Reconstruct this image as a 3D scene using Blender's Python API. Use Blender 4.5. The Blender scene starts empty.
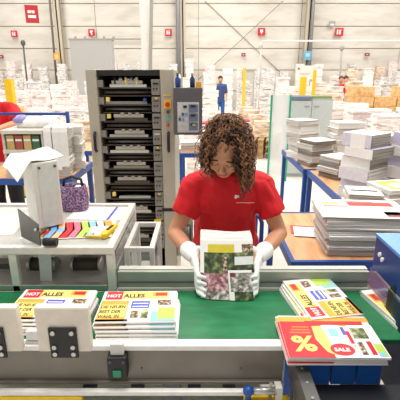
import bpy, math, random
from mathutils import Vector, Matrix, noise
random.seed(7)
sc = bpy.context.scene
COL = sc.collection
PI = math.pi
# ------------------------------------------------------------------ camera
CAMZ, F, PITCH = 1.75, 400.0, math.radians(17.35)
def at(u, v, Y=None, z=None):
    """world point seen at pixel u,v (400x400 frame) at distance Y or on the height z"""
    a = (u-200)/F; b = (200-v)/F
    fw = math.cos(PITCH)+b*math.sin(PITCH); up = b*math.cos(PITCH)-math.sin(PITCH)
    if Y is None: Y = (z-CAMZ)/up*fw
    k = Y/fw
    return Vector((a*k, Y, CAMZ+up*k))
cam = bpy.data.cameras.new('camera'); camo = bpy.data.objects.new('camera', cam); COL.objects.link(camo)
camo.location = (0, 0, CAMZ); camo.rotation_euler = (PI/2-PITCH, 0, 0)
cam.sensor_width = 36; cam.lens = 36*F/400; cam.clip_start = .05; cam.clip_end = 200
sc.camera = camo
# ------------------------------------------------------------------ materials
def lin(h):
    h = h.lstrip('#'); r = [int(h[i:i+2], 16)/255 for i in (0, 2, 4)]
    return tuple((c/12.92 if c <= .04045 else ((c+.055)/1.055)**2.4) for c in r)+(1,)
_m = {}
def pm(h, rough=.55, metal=0., var=.06, scale=30., bump=0., trans=0., alpha=1., name=None, sheen=0.):
    key = (h, rough, metal, var, scale, bump, trans, alpha)
    if key in _m: return _m[key]
    m = bpy.data.materials.new(name or 'mat_'+h.lstrip('#')); m.use_nodes = True
    nt = m.node_tree; b = nt.nodes['Principled BSDF']
    b.inputs['Roughness'].default_value = rough; b.inputs['Metallic'].default_value = metal
    c = lin(h)
    tc = nt.nodes.new('ShaderNodeTexCoord'); n = nt.nodes.new('ShaderNodeTexNoise')
    n.inputs['Scale'].default_value = scale; n.inputs['Detail'].default_value = 3
    nt.links.new(tc.outputs['Object'], n.inputs['Vector'])
    r = nt.nodes.new('ShaderNodeValToRGB')
    r.color_ramp.elements[0].position = .3; r.color_ramp.elements[1].position = .7
    r.color_ramp.elements[0].color = tuple(max(0, x*(1-var)) for x in c[:3])+(1,)
    r.color_ramp.elements[1].color = tuple(min(1, x*(1+var)) for x in c[:3])+(1,)
    nt.links.new(n.outputs['Fac'], r.inputs['Fac']); nt.links.new(r.outputs['Color'], b.inputs['Base Color'])
    if bump:
        bp = nt.nodes.new('ShaderNodeBump'); bp.inputs['Strength'].default_value = bump; bp.inputs['Distance'].default_value = .01
        nt.links.new(n.outputs['Fac'], bp.inputs['Height']); nt.links.new(bp.outputs['Normal'], b.inputs['Normal'])
    if trans: b.inputs['Transmission Weight'].default_value = trans
    if alpha < 1: b.inputs['Alpha'].default_value = alpha
    if sheen: b.inputs['Sheen Weight'].default_value = sheen
    _m[key] = m; return m
def ramp_mat(name, stops, vscale, nscale=1., rough=.6, rnd=0., detail=2, interp='LINEAR', noisefac=None):
    """noise stretched by vscale through a colour ramp"""
    m = bpy.data.materials.new(name); m.use_nodes = True
    nt = m.node_tree; b = nt.nodes['Principled BSDF']; b.inputs['Roughness'].default_value = rough
    tc = nt.nodes.new('ShaderNodeTexCoord'); mp = nt.nodes.new('ShaderNodeMapping'); mp.inputs['Scale'].default_value = vscale
    nt.links.new(tc.outputs['Object'], mp.inputs['Vector'])
    n = nt.nodes.new('ShaderNodeTexNoise'); n.noise_dimensions = '4D'; n.inputs['Scale'].default_value = nscale; n.inputs['Detail'].default_value = detail
    nt.links.new(mp.outputs['Vector'], n.inputs['Vector'])
    if rnd:
        oi = nt.nodes.new('ShaderNodeObjectInfo'); mu = nt.nodes.new('ShaderNodeMath'); mu.operation = 'MULTIPLY'; mu.inputs[1].default_value = rnd
        nt.links.new(oi.outputs['Random'], mu.inputs[0]); nt.links.new(mu.outputs[0], n.inputs['W'])
    r = nt.nodes.new('ShaderNodeValToRGB'); r.color_ramp.interpolation = interp
    el = r.color_ramp.elements
    while len(el) < len(stops): el.new(.5)
    for e, (p, h) in zip(el, stops): e.position = p; e.color = lin(h)
    nt.links.new(n.outputs['Fac'], r.inputs['Fac']); nt.links.new(r.outputs['Color'], b.inputs['Base Color'])
    return m
WHITE = pm('#f2f0ec', .6); PAPER = pm('#f4f2ee', .75, var=.03)
GREY = pm('#a7a69f', .5); LGREY = pm('#c9c7bd', .5); DGREY = pm('#55565a', .5); BLACK = pm('#17171a', .5)
STEEL = pm('#b9b9b6', .32, .75, scale=60); ALU = pm('#dedcd6', .34, .15, scale=40); DSTEEL = pm('#6b6a68', .35, .7)
BLUE = pm('#1f4f9c', .4, name='blue_paint'); WOOD = ramp_mat('wood_board', [(.3, '#c98f5f'), (.5, '#dba878'), (.7, '#e3b68a')], (6, 1.2, 6), 4, .5)
PWOOD = ramp_mat('pallet_wood', [(.3, '#9c7a50'), (.7, '#bd9a6c')], (3, 3, 3), 4, .8)
RED = pm('#cf1f2c', .5); YEL = pm('#f1c61d', .5); ORA = pm('#f2a63c', .6); PYEL = pm('#f4d873', .6); LIME = pm('#b4cf5a', .6)
VIOB = pm('#5a5fc0', .6); INK = pm('#2a2725', .6); TEAL = pm('#8fc7cf', .6)
PICG = ramp_mat('print_green', [(.35, '#3c4a2a'), (.5, '#7d8a5a'), (.65, '#cfc9a2')], (40, 40, 40), 1.5, .6, 0)
PICB = ramp_mat('print_brown', [(.35, '#3d2a1c'), (.5, '#8a6c4c'), (.65, '#d8cdb8')], (60, 60, 60), 1.5, .6, 0)
PICX = ramp_mat('print_mixed', [(.3, '#c23a3a'), (.42, '#e8e2d8'), (.55, '#f3f0ea'), (.62, '#7a8fc4'), (.72, '#e3c25a')], (35, 35, 35), 1.5, .6, 0)
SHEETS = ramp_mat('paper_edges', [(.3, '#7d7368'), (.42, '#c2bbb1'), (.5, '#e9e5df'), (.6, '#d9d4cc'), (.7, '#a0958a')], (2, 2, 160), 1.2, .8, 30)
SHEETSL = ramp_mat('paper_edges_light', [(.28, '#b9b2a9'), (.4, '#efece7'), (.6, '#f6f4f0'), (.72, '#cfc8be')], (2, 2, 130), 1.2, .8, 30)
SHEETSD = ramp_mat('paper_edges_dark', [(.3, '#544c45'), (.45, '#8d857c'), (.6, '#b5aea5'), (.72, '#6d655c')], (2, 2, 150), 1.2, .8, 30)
FAR = [ramp_mat('far_paper_white', [(.3, '#cbb9ae'), (.42, '#f0e8e2'), (.55, '#fbf8f4'), (.66, '#e7d8d0'), (.74, '#a39a95')], (3, 3, 14), 1.3, .8, 60),
       ramp_mat('far_paper_rose', [(.3, '#b09a96'), (.42, '#ead9d4'), (.52, '#f8f1ee'), (.6, '#dfc9c4'), (.7, '#f6f2ef')], (3, 3, 12), 1.3, .8, 60),
       ramp_mat('far_paper_grey', [(.3, '#8d8a8c'), (.42, '#d8d4d2'), (.52, '#f3f0ee'), (.62, '#bcb4b0'), (.7, '#ece8e4')], (3, 3, 14), 1.3, .8, 60),
       ramp_mat('far_paper_tan', [(.3, '#a67e56'), (.45, '#dcc0a0'), (.58, '#f1e6d8'), (.7, '#c9a27a')], (3, 3, 10), 1.3, .8, 60)]
PLEXI = pm('#e8f0ee', .08, alpha=.22, var=.01); PLEXV = pm('#7d5fae', .15, alpha=.45, var=.05)
SCREEN = pm('#eef2f0', .3, alpha=.6, var=.02)
# ------------------------------------------------------------------ mesh builder
class MB:
    def __init__(s): s.v = []; s.f = []; s.m = []; s.mats = []; s.sm = []
    def mi(s, m):
        if m not in s.mats: s.mats.append(m)
        return s.mats.index(m)
    def add(s, vs, fs, m, smooth=False, M=None):
        o = len(s.v); i = s.mi(m)
        s.v += [((M @ Vector(p)) if M is not None else Vector(p)) for p in vs]
        for f in fs: s.f.append([o+k for k in f]); s.m.append(i); s.sm.append(smooth)
        return s
    def box(s, a, b, m, M=None):
        x0, y0, z0 = a; x1, y1, z1 = b
        vs = [(x0,y0,z0),(x1,y0,z0),(x1,y1,z0),(x0,y1,z0),(x0,y0,z1),(x1,y0,z1),(x1,y1,z1),(x0,y1,z1)]
        return s.add(vs, [(3,2,1,0),(4,5,6,7),(0,1,5,4),(1,2,6,5),(2,3,7,6),(3,0,4,7)], m, False, M)
    def bar(s, p0, p1, w, h, m):
        p0 = Vector(p0); p1 = Vector(p1); d = (p1-p0); L = d.length; d.normalize()
        up = Vector((0,0,1)) if abs(d.z) < .95 else Vector((0,1,0))
        x = d.cross(up).normalized(); y = x.cross(d)
        M = Matrix((x, d, y)).transposed().to_4x4(); M.translation = p0
        return s.box((-w/2, 0, -h/2), (w/2, L, h/2), m, M)
    def tube(s, pts, r, m, n=8, smooth=True, caps=True):
        pts = [Vector(p) for p in pts]; K = len(pts)
        rs = r if isinstance(r, (list, tuple)) else [r]*K
        vs = []; fs = []; px = None
        for i, p in enumerate(pts):
            d = (pts[min(i+1, K-1)]-pts[max(i-1, 0)]).normalized()
            if px is None:
                a = Vector((0,0,1)) if abs(d.z) < .9 else Vector((1,0,0)); x = d.cross(a).normalized()
            else: x = (px-d*px.dot(d)).normalized()
            px = x; y = d.cross(x)
            vs += [p+(x*math.cos(2*PI*k/n)+y*math.sin(2*PI*k/n))*rs[i] for k in range(n)]
        for i in range(K-1):
            for k in range(n):
                k2 = (k+1) % n; fs.append((i*n+k, i*n+k2, (i+1)*n+k2, (i+1)*n+k))
        s.add(vs, fs, m, smooth)
        if caps: 
            o = len(s.v)-K*n
            s.f.append([o+k for k in reversed(range(n))]); s.m.append(s.mi(m)); s.sm.append(False)
            s.f.append([o+(K-1)*n+k for k in range(n)]); s.m.append(s.mi(m)); s.sm.append(False)
        return s
    def cyl(s, p0, p1, r, m, n=14): return s.tube([p0, p1], r, m, n)
    def ell(s, c, r, m, M=None, n=16, k=10):
        vs = [(c[0], c[1], c[2]-r[2])]; fs = []
        for j in range(1, k):
            t = PI*j/k-PI/2
            for i in range(n):
                a = 2*PI*i/n; vs.append((c[0]+r[0]*math.cos(t)*math.cos(a), c[1]+r[1]*math.cos(t)*math.sin(a), c[2]+r[2]*math.sin(t)))
        vs.append((c[0], c[1], c[2]+r[2]))
        for i in range(n):
            fs.append((0, 1+(i+1) % n, 1+i)); fs.append((len(vs)-1, 1+(k-2)*n+i, 1+(k-2)*n+(i+1) % n))
            for j in range(k-2):
                fs.append((1+j*n+i, 1+j*n+(i+1) % n, 1+(j+1)*n+(i+1) % n, 1+(j+1)*n+i))
        return s.add(vs, fs, m, True, M)
    def capsule(s, p0, p1, r0, r1, m, n=14):
        p0 = Vector(p0); p1 = Vector(p1); d = (p1-p0).normalized(); pts = []; rs = []
        for t in (-1, -.8, -.5): pts.append(p0+d*r0*t); rs.append(max(r0*math.sqrt(max(0, 1-t*t)), r0*.08))
        pts.append(p0); rs.append(r0); pts.append(p1); rs.append(r1)
        for t in (.5, .8, 1): pts.append(p1+d*r1*t); rs.append(max(r1*math.sqrt(max(0, 1-t*t)), r1*.08))
        return s.tube(pts, rs, m, n)
    def loft(s, rings, m, n=24, e=2.2):
        """rings: (centre, rx, ry) horizontal superellipses, or (centre, rx, ry, tiltx)"""
        vs = []; fs = []; K = len(rings)
        for rg in rings:
            c, rx, ry = rg[:3]; tx = rg[3] if len(rg) > 3 else 0
            for i in range(n):
                a = 2*PI*i/n; ca, sa = math.cos(a), math.sin(a)
                x = rx*math.copysign(abs(ca)**(2/e), ca); y = ry*math.copysign(abs(sa)**(2/e), sa)
                vs.append((c[0]+x, c[1]+y*math.cos(tx), c[2]+y*math.sin(tx)))
        for j in range(K-1):
            for i in range(n): fs.append((j*n+i, j*n+(i+1) % n, (j+1)*n+(i+1) % n, (j+1)*n+i))
        fs.append(tuple(reversed(range(n)))); fs.append(tuple((K-1)*n+i for i in range(n)))
        return s.add(vs, fs, m, True)
    def prism(s, poly, z0, z1, m, M=None):
        n = len(poly); vs = [(x, y, z0) for x, y in poly]+[(x, y, z1) for x, y in poly]
        fs = [tuple(reversed(range(n))), tuple(range(n, 2*n))]+[(i, (i+1) % n, n+(i+1) % n, n+i) for i in range(n)]
        return s.add(vs, fs, m, False, M)
    def rect(s, x0, y0, x1, y1, z, m, M=None):
        return s.add([(x0,y0,z),(x1,y0,z),(x1,y1,z),(x0,y1,z)], [(0,1,2,3)], m, False, M)
    def text(s, st, x, y, z, size, m, M=None, rot=0., sx=1.):
        cu = bpy.data.curves.new('t', 'FONT'); cu.body = st; cu.size = size; cu.resolution_u = 2; cu.offset = size*.03
        o = bpy.data.objects.new('t', cu); COL.objects.link(o); bpy.context.view_layer.update()
        me = o.evaluated_get(bpy.context.evaluated_depsgraph_get()).to_mesh()
        c, q = math.cos(rot), math.sin(rot)
        vs = [(x+(p.co.x*sx)*c-p.co.y*q, y+(p.co.x*sx)*q+p.co.y*c, z) for p in me.vertices]
        s.add(vs, [tuple(p.vertices) for p in me.polygons], m, False, M)
        bpy.data.objects.remove(o); bpy.data.curves.remove(cu)
        return s
    def build(s, name, parent=None, local=False, bevel=0., smooth=None):
        me = bpy.data.meshes.new(name); vs = s.v
        if parent is not None and not local:
            inv = (Matrix.Translation(parent.location) @ Matrix.Rotation(parent.rotation_euler.z, 4, 'Z')).inverted()
            if parent.parent is not None and parent.type == 'MESH':
                g = parent.parent; inv = (Matrix.Translation(g.location) @ Matrix.Rotation(g.rotation_euler.z, 4, 'Z')).inverted()
            vs = [inv @ p for p in vs]
        me.from_pydata([tuple(p) for p in vs], [], s.f)
        for m in s.mats: me.materials.append(m)
        me.polygons.foreach_set('material_index', s.m)
        me.polygons.foreach_set('use_smooth', s.sm if smooth is None else [smooth]*len(s.f))
        me.update()
        o = bpy.data.objects.new(name, me); COL.objects.link(o)
        if parent is not None: o.parent = parent
        if bevel:
            b = o.modifiers.new('bevel', 'BEVEL'); b.width = bevel; b.segments = 2; b.limit_method = 'ANGLE'
        return o
    def merged(s, name, parent, voxel, smooth=4, disp=None, mats=None, matfn=None):
        """fuse everything collected so far into ONE continuous skin"""
        o = s.build('tmp'); r = o.modifiers.new('r', 'REMESH'); r.mode = 'VOXEL'; r.voxel_size = voxel
        if smooth:
            q = o.modifiers.new('s', 'SMOOTH'); q.iterations = smooth; q.factor = .5
        bpy.context.view_layer.update()
        me0 = o.evaluated_get(bpy.context.evaluated_depsgraph_get()).to_mesh()
        vs = [p.co.copy() for p in me0.vertices]; ns = [p.normal.copy() for p in me0.vertices]; fs = [list(p.vertices) for p in me0.polygons]
        bpy.data.objects.remove(o)
        if disp: vs = [p+n*disp(p, n) for p, n in zip(vs, ns)]
        b = MB(); mats = mats or [s.mats[0]]
        b.mats = list(mats); b.v = vs; b.f = fs; b.sm = [True]*len(fs)
        b.m = [0]*len(fs) if not matfn else [matfn(sum((vs[k] for k in f), Vector())/len(f)) for f in fs]
        return b.build(name, parent)
def tag(o, label, cat, group=None, kind=None):
    o['label'] = label; o['category'] = cat
    if group: o['group'] = group
    if kind: o['kind'] = kind
    return o
def thing(name, label, cat, loc=(0,0,0), rz=0., group=None):
    o = bpy.data.objects.new(name, None); COL.objects.link(o); o.empty_display_size = .05
    o.location = loc; o.rotation_euler = (0, 0, rz)
    return tag(o, label, cat, group)
def struct(o): o['kind'] = 'structure'; return o
def dup(o, loc, rz=0., label=None, parent=None):
    c = o.copy(); COL.objects.link(c)
    if parent is None:
        c.location = loc; c.rotation_euler = (0, 0, rz)
        if label: c['label'] = label
    else: c.parent = parent
    for ch in list(o.children): dup(ch, None, parent=c)
    return c
def RZ(x, y, z, a): return Matrix.Translation((x, y, z)) @ Matrix.Rotation(a, 4, 'Z')
#==PART2==
# ================================================================== SETTING
fl = MB().box((-26, -3, -.2), (26, 22.6, 0), ramp_mat('floor_concrete', [(.3, '#d5d0c6'), (.5, '#e4e0d8'), (.7, '#ece9e2')], (1, 1, 1), 1.1, .35))
struct(fl.build('floor'))
WALLM = ramp_mat('wall_concrete', [(.3, '#d4cdc0'), (.48, '#e3ddd2'), (.7, '#ebe7dd')], (.6, .6, 2.2), 1.4, .8)
JOINT = pm('#b3a997', .9)
wb = MB(); wb.box((-26, 22.06, 0), (26, 22.5, 11), JOINT)
for k in range(11):
    z0 = 2.0+(k-2)*1.055
    for j in range(-5, 5): wb.box((-.1+j*5.2+.03, 22.0, z0+.022), (-.1+(j+1)*5.2-.0, 22.07, z0+1.033), WALLM)
struct(wb.build('wall_back'))
# anchors, bracing cables, columns
BEIGE = pm('#c9bfaa', .6); CGREY = pm('#8e8f92', .45, .3); PIPEB = pm('#7b6a5c', .5)
def column(u, w, Y, m, label, name='column'):
    p = at(u, 35, Y=Y)
    b = MB(); h = w
    b.box((p.x-w/2, Y-h/2, 0), (p.x+w/2, Y-h/2+.04, 9), m); b.box((p.x-w/2, Y+h/2-.04, 0), (p.x+w/2, Y+h/2, 9), m); b.box((p.x-.03, Y-h/2, 0), (p.x+.03, Y+h/2, 9), m)
    return tag(b.build(name), label, 'column')
column(59.5, .3, 21.6, BEIGE, 'beige steel column at the wall behind the brown pipe on the left')
column(183, .28, 21.6, BEIGE, 'beige steel column beside the dark grey pipe behind the control panel')
column(308, .34, 21.6, BEIGE, 'beige steel column at the back wall behind the blue sign')
def vpipe(u0, v0, u1, v1, Y, r, m, label, name='pipe', cat='pipe'):
    a = at(u0, v0, Y=Y); c = at(u1, v1, Y=Y); d = (a-c)
    a = c+d*((9-c.z)/d.z); c = c-d*(c.z/d.z)
    return tag(MB().tube([c, a], r, m, 12).build(name), label, cat)
vpipe(50.5, 10, 55.5, 68, 21.3, .055, PIPEB, 'thin brown downpipe on the wall left of the grey cabinet')
vpipe(178, 10, 178.5, 68, 21.3, .11, CGREY, 'dark grey downpipe rising above the control panel')
vpipe(313, 10, 310, 60, 21.3, .08, CGREY, 'dark grey downpipe on the wall right of centre beside the column')
vpipe(145, 10, 147, 60, 12.5, .15, WHITE, 'thick white vertical pipe behind the tall sorting machine')
vpipe(151, 30, 150.5, 60, 12.25, .05, GREY, 'thin grey conduit on the thick white vertical pipe')
a = at(262, 41, Y=20.5); c = at(430, 41, Y=20.5)
tag(MB().cyl(a, (c.x+2, a.y, a.z), .045, WHITE, 10).build('pipe'), 'long white horizontal pipe along the wall on the right', 'pipe')
a = at(92, 39, Y=21.8); c = at(150, 39, Y=21.8)
b = MB().cyl((a.x, 21.8, a.z), (c.x, 21.8, a.z), .035, GREY, 8)
tag(b.build('conduit'), 'grey horizontal conduit on the wall above the tall machine', 'conduit')
CAB = pm('#9b9286', .6)
for (u0, v0, u1, v1, l, Yc) in ((205, 1, 282, 74, 'thin bracing cable falling to the right across the pale wall', 21.93), (283, 1, 198, 80, 'thin bracing cable falling to the left across the pale wall', 21.83)):
    tag(MB().tube([at(u0, v0, Y=Yc), at(u1, v1, Y=Yc)], .018, CAB, 6).build('bracing_cable'), l, 'cable')
def hang(u0, v0, u1, v1, Y, l, uu):
    a = at(u0, v0, Y=Y); c = at(u1, v1, Y=Y)
    t = thing('hanging_cable', l, 'cable', (a.x, Y, 0))
    MB().tube([(a.x, Y, a.z), c, (c.x, Y, 0)], .035, uu, 8).build('cable', t)
    MB().ell((a.x, Y, a.z), (.09, .09, .12), uu).build('socket', t)
hang(23, 43, 26, 72, 17, 'dark cable with a socket hanging on the left in front of the wall', DGREY)
hang(342, 48, 340, 78, 17, 'grey post with a lamp head on the right in front of the wall', GREY)
hang(261, 46, 260.5, 72, 17, 'thin grey post with a small head at the crossing cables', LGREY)
# grey wall cabinet
a = at(69, 39.5, Y=18); c = at(113, 70, Y=18)
t = thing('wall_cabinet', 'large flat grey wall cabinet left above the tall machine', 'cabinet', (a.x, 18, 0))
MB().box((a.x, 18, .0), (c.x, 18.5, a.z), pm('#b3b1ad', .5)).build('body', t)
MB().box((a.x-.03, 17.97, a.z), (c.x+.03, 18.5, a.z+.05), GREY).build('top_rail', t)
for k in range(5):
    x = a.x+.25+k*.4; MB().cyl((x, 18.1, a.z+.05), (x, 18.1, a.z+.14), .05, GREY, 10).build('spigot', t)
# signs
def sign(u0, v0, u1, v1, Y, label, icon, name='wall_sign', base=RED, rot=0., texts=()):
    a = at(u0, v0, Y=Y); c = at(u1, v1, Y=Y); w = c.x-a.x; h = a.z-c.z
    t = thing(name, label, 'sign', ((a.x+c.x)/2, Y, (a.z+c.z)/2), rot)
    MB().box((-w/2, 0, -h/2), (w/2, .03, h/2), base).build('panel', t, local=True)
    R = Matrix.Rotation(PI/2, 4, 'X')   # local x,y -> x,z
    if icon:
        b = MB()
        for q in icon: b.rect(q[0]*w, q[1]*h, q[2]*w, q[3]*h, .004, WHITE if len(q) < 5 else q[4], R)
        for st, x, y, sz, m in texts: b.text(st, x*w, y*h, .005, sz*h, m, R, sx=.9)
        b.build('symbol', t, local=True)
    return t
EXT = [(-.3,-.3,-.12,.3), (-.02,-.3,.2,.12), (-.02,.16,.1,.3), (.1,.2,.28,.28)]
sign(10.5, 30.5, 17.5, 37, 21.8, 'small red fire sign with white symbol on wall at far left', EXT)
sign(88, 29, 95, 36.5, 21.8, 'small red fire sign above the grey wall cabinet', [(-.22,.1,.22,.32), (-.08,-.32,.1,.1), (-.22,-.05,-.08,.1)])
sign(165, 29, 172, 36, 21.8, 'small red fire sign left of the dark grey downpipe', EXT)
sign(258, 28, 265, 35.5, 21.8, 'small red fire sign above the crossing cables', [(-.2,-.1,.2,.3), (-.05,-.32,.08,-.1)])
sign(335.5, 28, 343, 36, 21.8, 'small red fire sign on wall right of the column', EXT)
sign(241.5, 53, 245.5, 56.5, 21.8, 'tiny dark red plate below the crossing cables', [(-.2,-.1,.2,.1)], base=pm('#a03a40'))
sign(365, 53, 369.5, 56, 21.8, 'tiny dark red plate low on wall at far right', [(-.2,-.1,.2,.1)], base=pm('#a03a40'))
sign(0-2, 55, 3.5, 58.5, 21.8, 'tiny dark red plate cut by the left edge of view', [(-.2,-.1,.2,.1)], base=pm('#a03a40'))
sign(24.5, 5, 39, 23, 14, 'large tilted red hanging sign with two white lines at upper left', [(-.3,.05,-.05,.2), (0,.05,.22,.2), (-.3,-.22,.3,-.06)], name='hanging_sign', base=pm('#b8262f'), rot=.25)
sign(304, 51, 311, 60, 21.1, 'light blue sign on the steel column right of centre', [(-.25,.1,.25,.2), (-.25,-.1,.25,0)], base=pm('#6fb7d8'))
sign(296.5, 65.5, 313.5, 79, 12, 'white notice board with red mark above the yellow post', [(-.42,.2,-.3,.32,RED), (-.3,-.1,.3,-.06,LGREY), (-.3,-.2,.2,-.16,LGREY)], base=WHITE, name='notice_board')
sign(53.5, 53, 60, 60, 21.0, 'small orange warning lamp box on the brown downpipe', [(-.3,-.3,.3,.3,pm('#f4c98c'))], base=ORA, name='lamp_box')
sign(329.5, 21, 335, 26.5, 21.8, 'small grey wall box left above the right fire sign', [(-.3,-.3,.3,.0)], base=GREY, name='wall_box')
# ================================================================== CONVEYOR
cv = thing('belt_conveyor', 'long green belt conveyor with grey steel sides across the foreground', 'conveyor', (0, 1.33, 0))
GREEN = ramp_mat('belt_green', [(.3, '#0e6639'), (.5, '#127244'), (.7, '#1a7f4f')], (3, 8, 3), 3, .5)
BR = pm('#827b72', .45, .25, .08, 12); GG = pm('#a3a79d', .5, .2, .06, 15)
MB().box((-1.15, 1.172, .862), (.95, 1.495, .88), GREEN).build('belt', cv, bevel=.004)
b = MB(); b.box((-.345, 1.51, .74), (.71, 1.53, .962), GG); b.box((-.345, 1.53, .952), (.71, 1.56, .966), LGREY); b.box((-.345, 1.498, .88), (.71, 1.511, .892), LGREY); b.box((-.345, 1.503, .915), (.71, 1.511, .921), DGREY)
b.build('back_guide', cv)
b = MB(); b.box((-1.15, 1.138, .745), (.285, 1.158, .866), BR); b.box((-1.15, 1.125, .732), (.285, 1.16, .745), BR)
b.build('front_side', cv, bevel=.002)
MB().box((-1.15, 1.13, .866), (.285, 1.168, .886), WHITE).build('front_rail', cv, bevel=.003)
MB().box((-1.15, 1.09, .716), (.27, 1.11, .734), pm('#e9e7e3', .4)).build('lower_rail', cv, bevel=.004)
MB().box((-1.15, 1.09, .67), (-.4, 1.11, .714), YEL).build('yellow_strip', cv)
for x in (-.95, -.1, .55):
    for y in (1.18, 1.5): MB().box((x-.03, y-.03, 0), (x+.03, y+.03, .76), DGREY).build('leg', cv)
for x in (-.38, -.215, -.02, .1): MB().box((x-.022, 1.118, .712), (x+.022, 1.16, .732), BLACK).build('foot_clip', cv)
for x in (-.2, .14): MB().cyl((x, 1.136, .79), (x, 1.138, .79), .004, DGREY, 8).build('screw', cv)
b = MB(); b.box((-1.1, 1.2, .5), (.25, 1.46, .52), pm('#bdb9ae')); b.build('drip_tray', cv)
# white guide blocks with black brackets
def guide_block(x0, x1, label):
    t = thing('guide_block', label, 'guide block', ((x0+x1)/2, 1.11, .75))
    w = x1-x0
    b = MB(); b.box((-w/2, -.012, .137), (w/2, .018, .302), pm('#e6dccd', .45))
    b.build('plate', t, local=True, bevel=.006)
    MB().box((-.045, -.02, .12), (.045, -.0125, .232), BLACK).build('bracket', t, local=True, bevel=.002)
    for sx in (-.03, .03):
        for z in (.136, .162, .215): MB().cyl((sx, -.025, z), (sx, -.02, z), .0075, STEEL, 10).build('bolt', t, local=True)
    return t
guide_block(-.526, -.353, 'white plastic guide block with black bolted bracket, right one of two')
guide_block(-.765, -.58, 'white plastic guide block with black bracket cut by the left edge')
t = thing('clip_sensor', 'small white clip with steel base between the two white guide blocks', 'sensor', (-.557, 1.15, .886))
MB().box((-.03, -.012, 0), (.03, .012, .012), STEEL).build('base', t, local=True)
MB().prism([(-.026, -.01), (.02, -.01), (.024, .01), (-.02, .01)], .012, .05, pm('#e6e8ea', .25), None).build('clip', t, local=True, bevel=.004)
# push button box
p = at(117, 369, Y=1.1)
t = thing('push_button_box', 'black push button box with green square button under the white rail', 'switch', (p.x, 1.12, p.z))
MB().box((-.033, -.02, -.04), (.033, .018, .042), BLACK).build('box', t, local=True, bevel=.005)
MB().box((-.014, -.026, -.03), (.014, -.02, -.005), pm('#1f8a62', .4)).build('button', t, local=True, bevel=.002)
MB().box((-.022, -.006, .042), (.022, .018, .085), pm('#d9d7d2', .4)).build('mounting_bracket', t, local=True, bevel=.003)
for s in (-1, 1): MB().cyl((s*.022, -.022, .026), (s*.022, -.02, .026), .005, DGREY, 8).build('screw', t, local=True)
# roller end with blue knob
t = thing('tension_roller', 'steel tension roller with a round blue knob at the lower rail', 'roller', (.147, 1.07, .757))
MB().cyl((.03, 0, 0), (.105, 0, 0), .013, STEEL, 16).build('shaft', t, local=True)
b = MB().ell((.012, 0, 0), (.018, .018, .018), BLUE); b.cyl((.012, 0, -.035), (.012, 0, -.01), .01, BLUE); b.cyl((.02, 0, 0), (.035, 0, 0), .01, BLUE); b.build('knob', t, local=True)
b = MB().box((.1, -.012, -.032), (.122, .021, .02), LGREY); b.cyl((.085, 0, -.03), (.085, 0, .03), .006, STEEL); b.build('bearing', t, local=True)
MB().box((.0, -.02, -.06), (.15, .019, -.035), YEL).build('yellow_base', t, local=True)
# outfeed conveyor towards the viewer, blue support
of = thing('outfeed_conveyor', 'black outfeed conveyor with steel side rail at bottom right', 'conveyor', (.55, .9, 0))
MB().box((.345, .4, .775), (.695, 1.062, .79), pm('#2b2c30', .45)).build('belt', of)
MB().box((.3, .4, .78), (.343, 1.125, .87), DSTEEL).build('side_rail', of, bevel=.003)
for k in range(9): MB().cyl((.321, .62+.06*k, .87), (.321, .62+.06*k, .873), .004, STEEL, 8).build('screw', of)
for x, y in ((.33, .5), (.67, .5), (.33, 1.1), (.67, 1.04)): MB().box((x-.02, y-.02, 0), (x+.02, y+.02, .775), DGREY).build('leg', of)
t = thing('support_block', 'bright blue segmented support under the percent-sign flyer stack', 'support', (.46, 1.1, .7908))
for k in range(3): MB().box((-.1+.082*k-.02, -.04, 0), (-.1+.082*k+.058, .025, .104), pm('#1f62b5', .35)).build('segment', t, local=True, bevel=.004)
# blue machine right
bm_ = thing('blue_machine', 'dark blue sheet metal machine at the right edge of view', 'machine', (.9, 1.2, 0))
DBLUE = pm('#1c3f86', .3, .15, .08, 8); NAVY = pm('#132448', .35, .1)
b = MB(); b.box((.712, .72, .99), (1.1, 1.5, 1.13), DBLUE); b.box((.99, 1.16, .735), (1.1, 1.5, .99), DBLUE); b.box((.712, 1.16, .62), (1.1, 1.49, .70), DBLUE); b.build('housing', bm_, bevel=.004)
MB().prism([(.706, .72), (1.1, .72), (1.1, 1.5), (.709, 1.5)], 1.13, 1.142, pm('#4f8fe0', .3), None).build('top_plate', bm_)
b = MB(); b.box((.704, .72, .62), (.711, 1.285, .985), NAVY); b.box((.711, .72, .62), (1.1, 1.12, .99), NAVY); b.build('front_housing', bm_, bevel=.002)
b = MB(); b.box((.705, 1.285, .62), (.711, 1.33, .985), BLACK); b.prism([(.9895, 1.285), (1.02, 1.30), (.9895, 1.33)], 0, .003, BLACK, Matrix.Translation((.709, 0, 0)) @ Matrix(((0,0,1,0),(0,1,0,0),(1,0,0,0),(0,0,0,1)))); b.build('slot', bm_)
for y, z in ((1.44, 1.075), (1.415, 1.065)): MB().cyl((.704, y, z), (.713, y, z), .009, WHITE, 10).build('bolt', bm_)
MB().cyl((.7, 1.06, .66), (.706, 1.06, .66), .006, PYEL, 8).build('screw', bm_)
for x, y in ((.76, .78), (1.05, .78), (.76, 1.45), (1.05, 1.45)): MB().box((x-.025, y-.025, 0), (x+.025, y+.025, .62), DGREY).build('leg', bm_)
MB().box((.706, 1.332, .912), (.709, 1.5, .988), PLEXV).box((.706, 1.332, .74), (.709, 1.495, .861), PLEXV).build('violet_guard', bm_)
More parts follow.
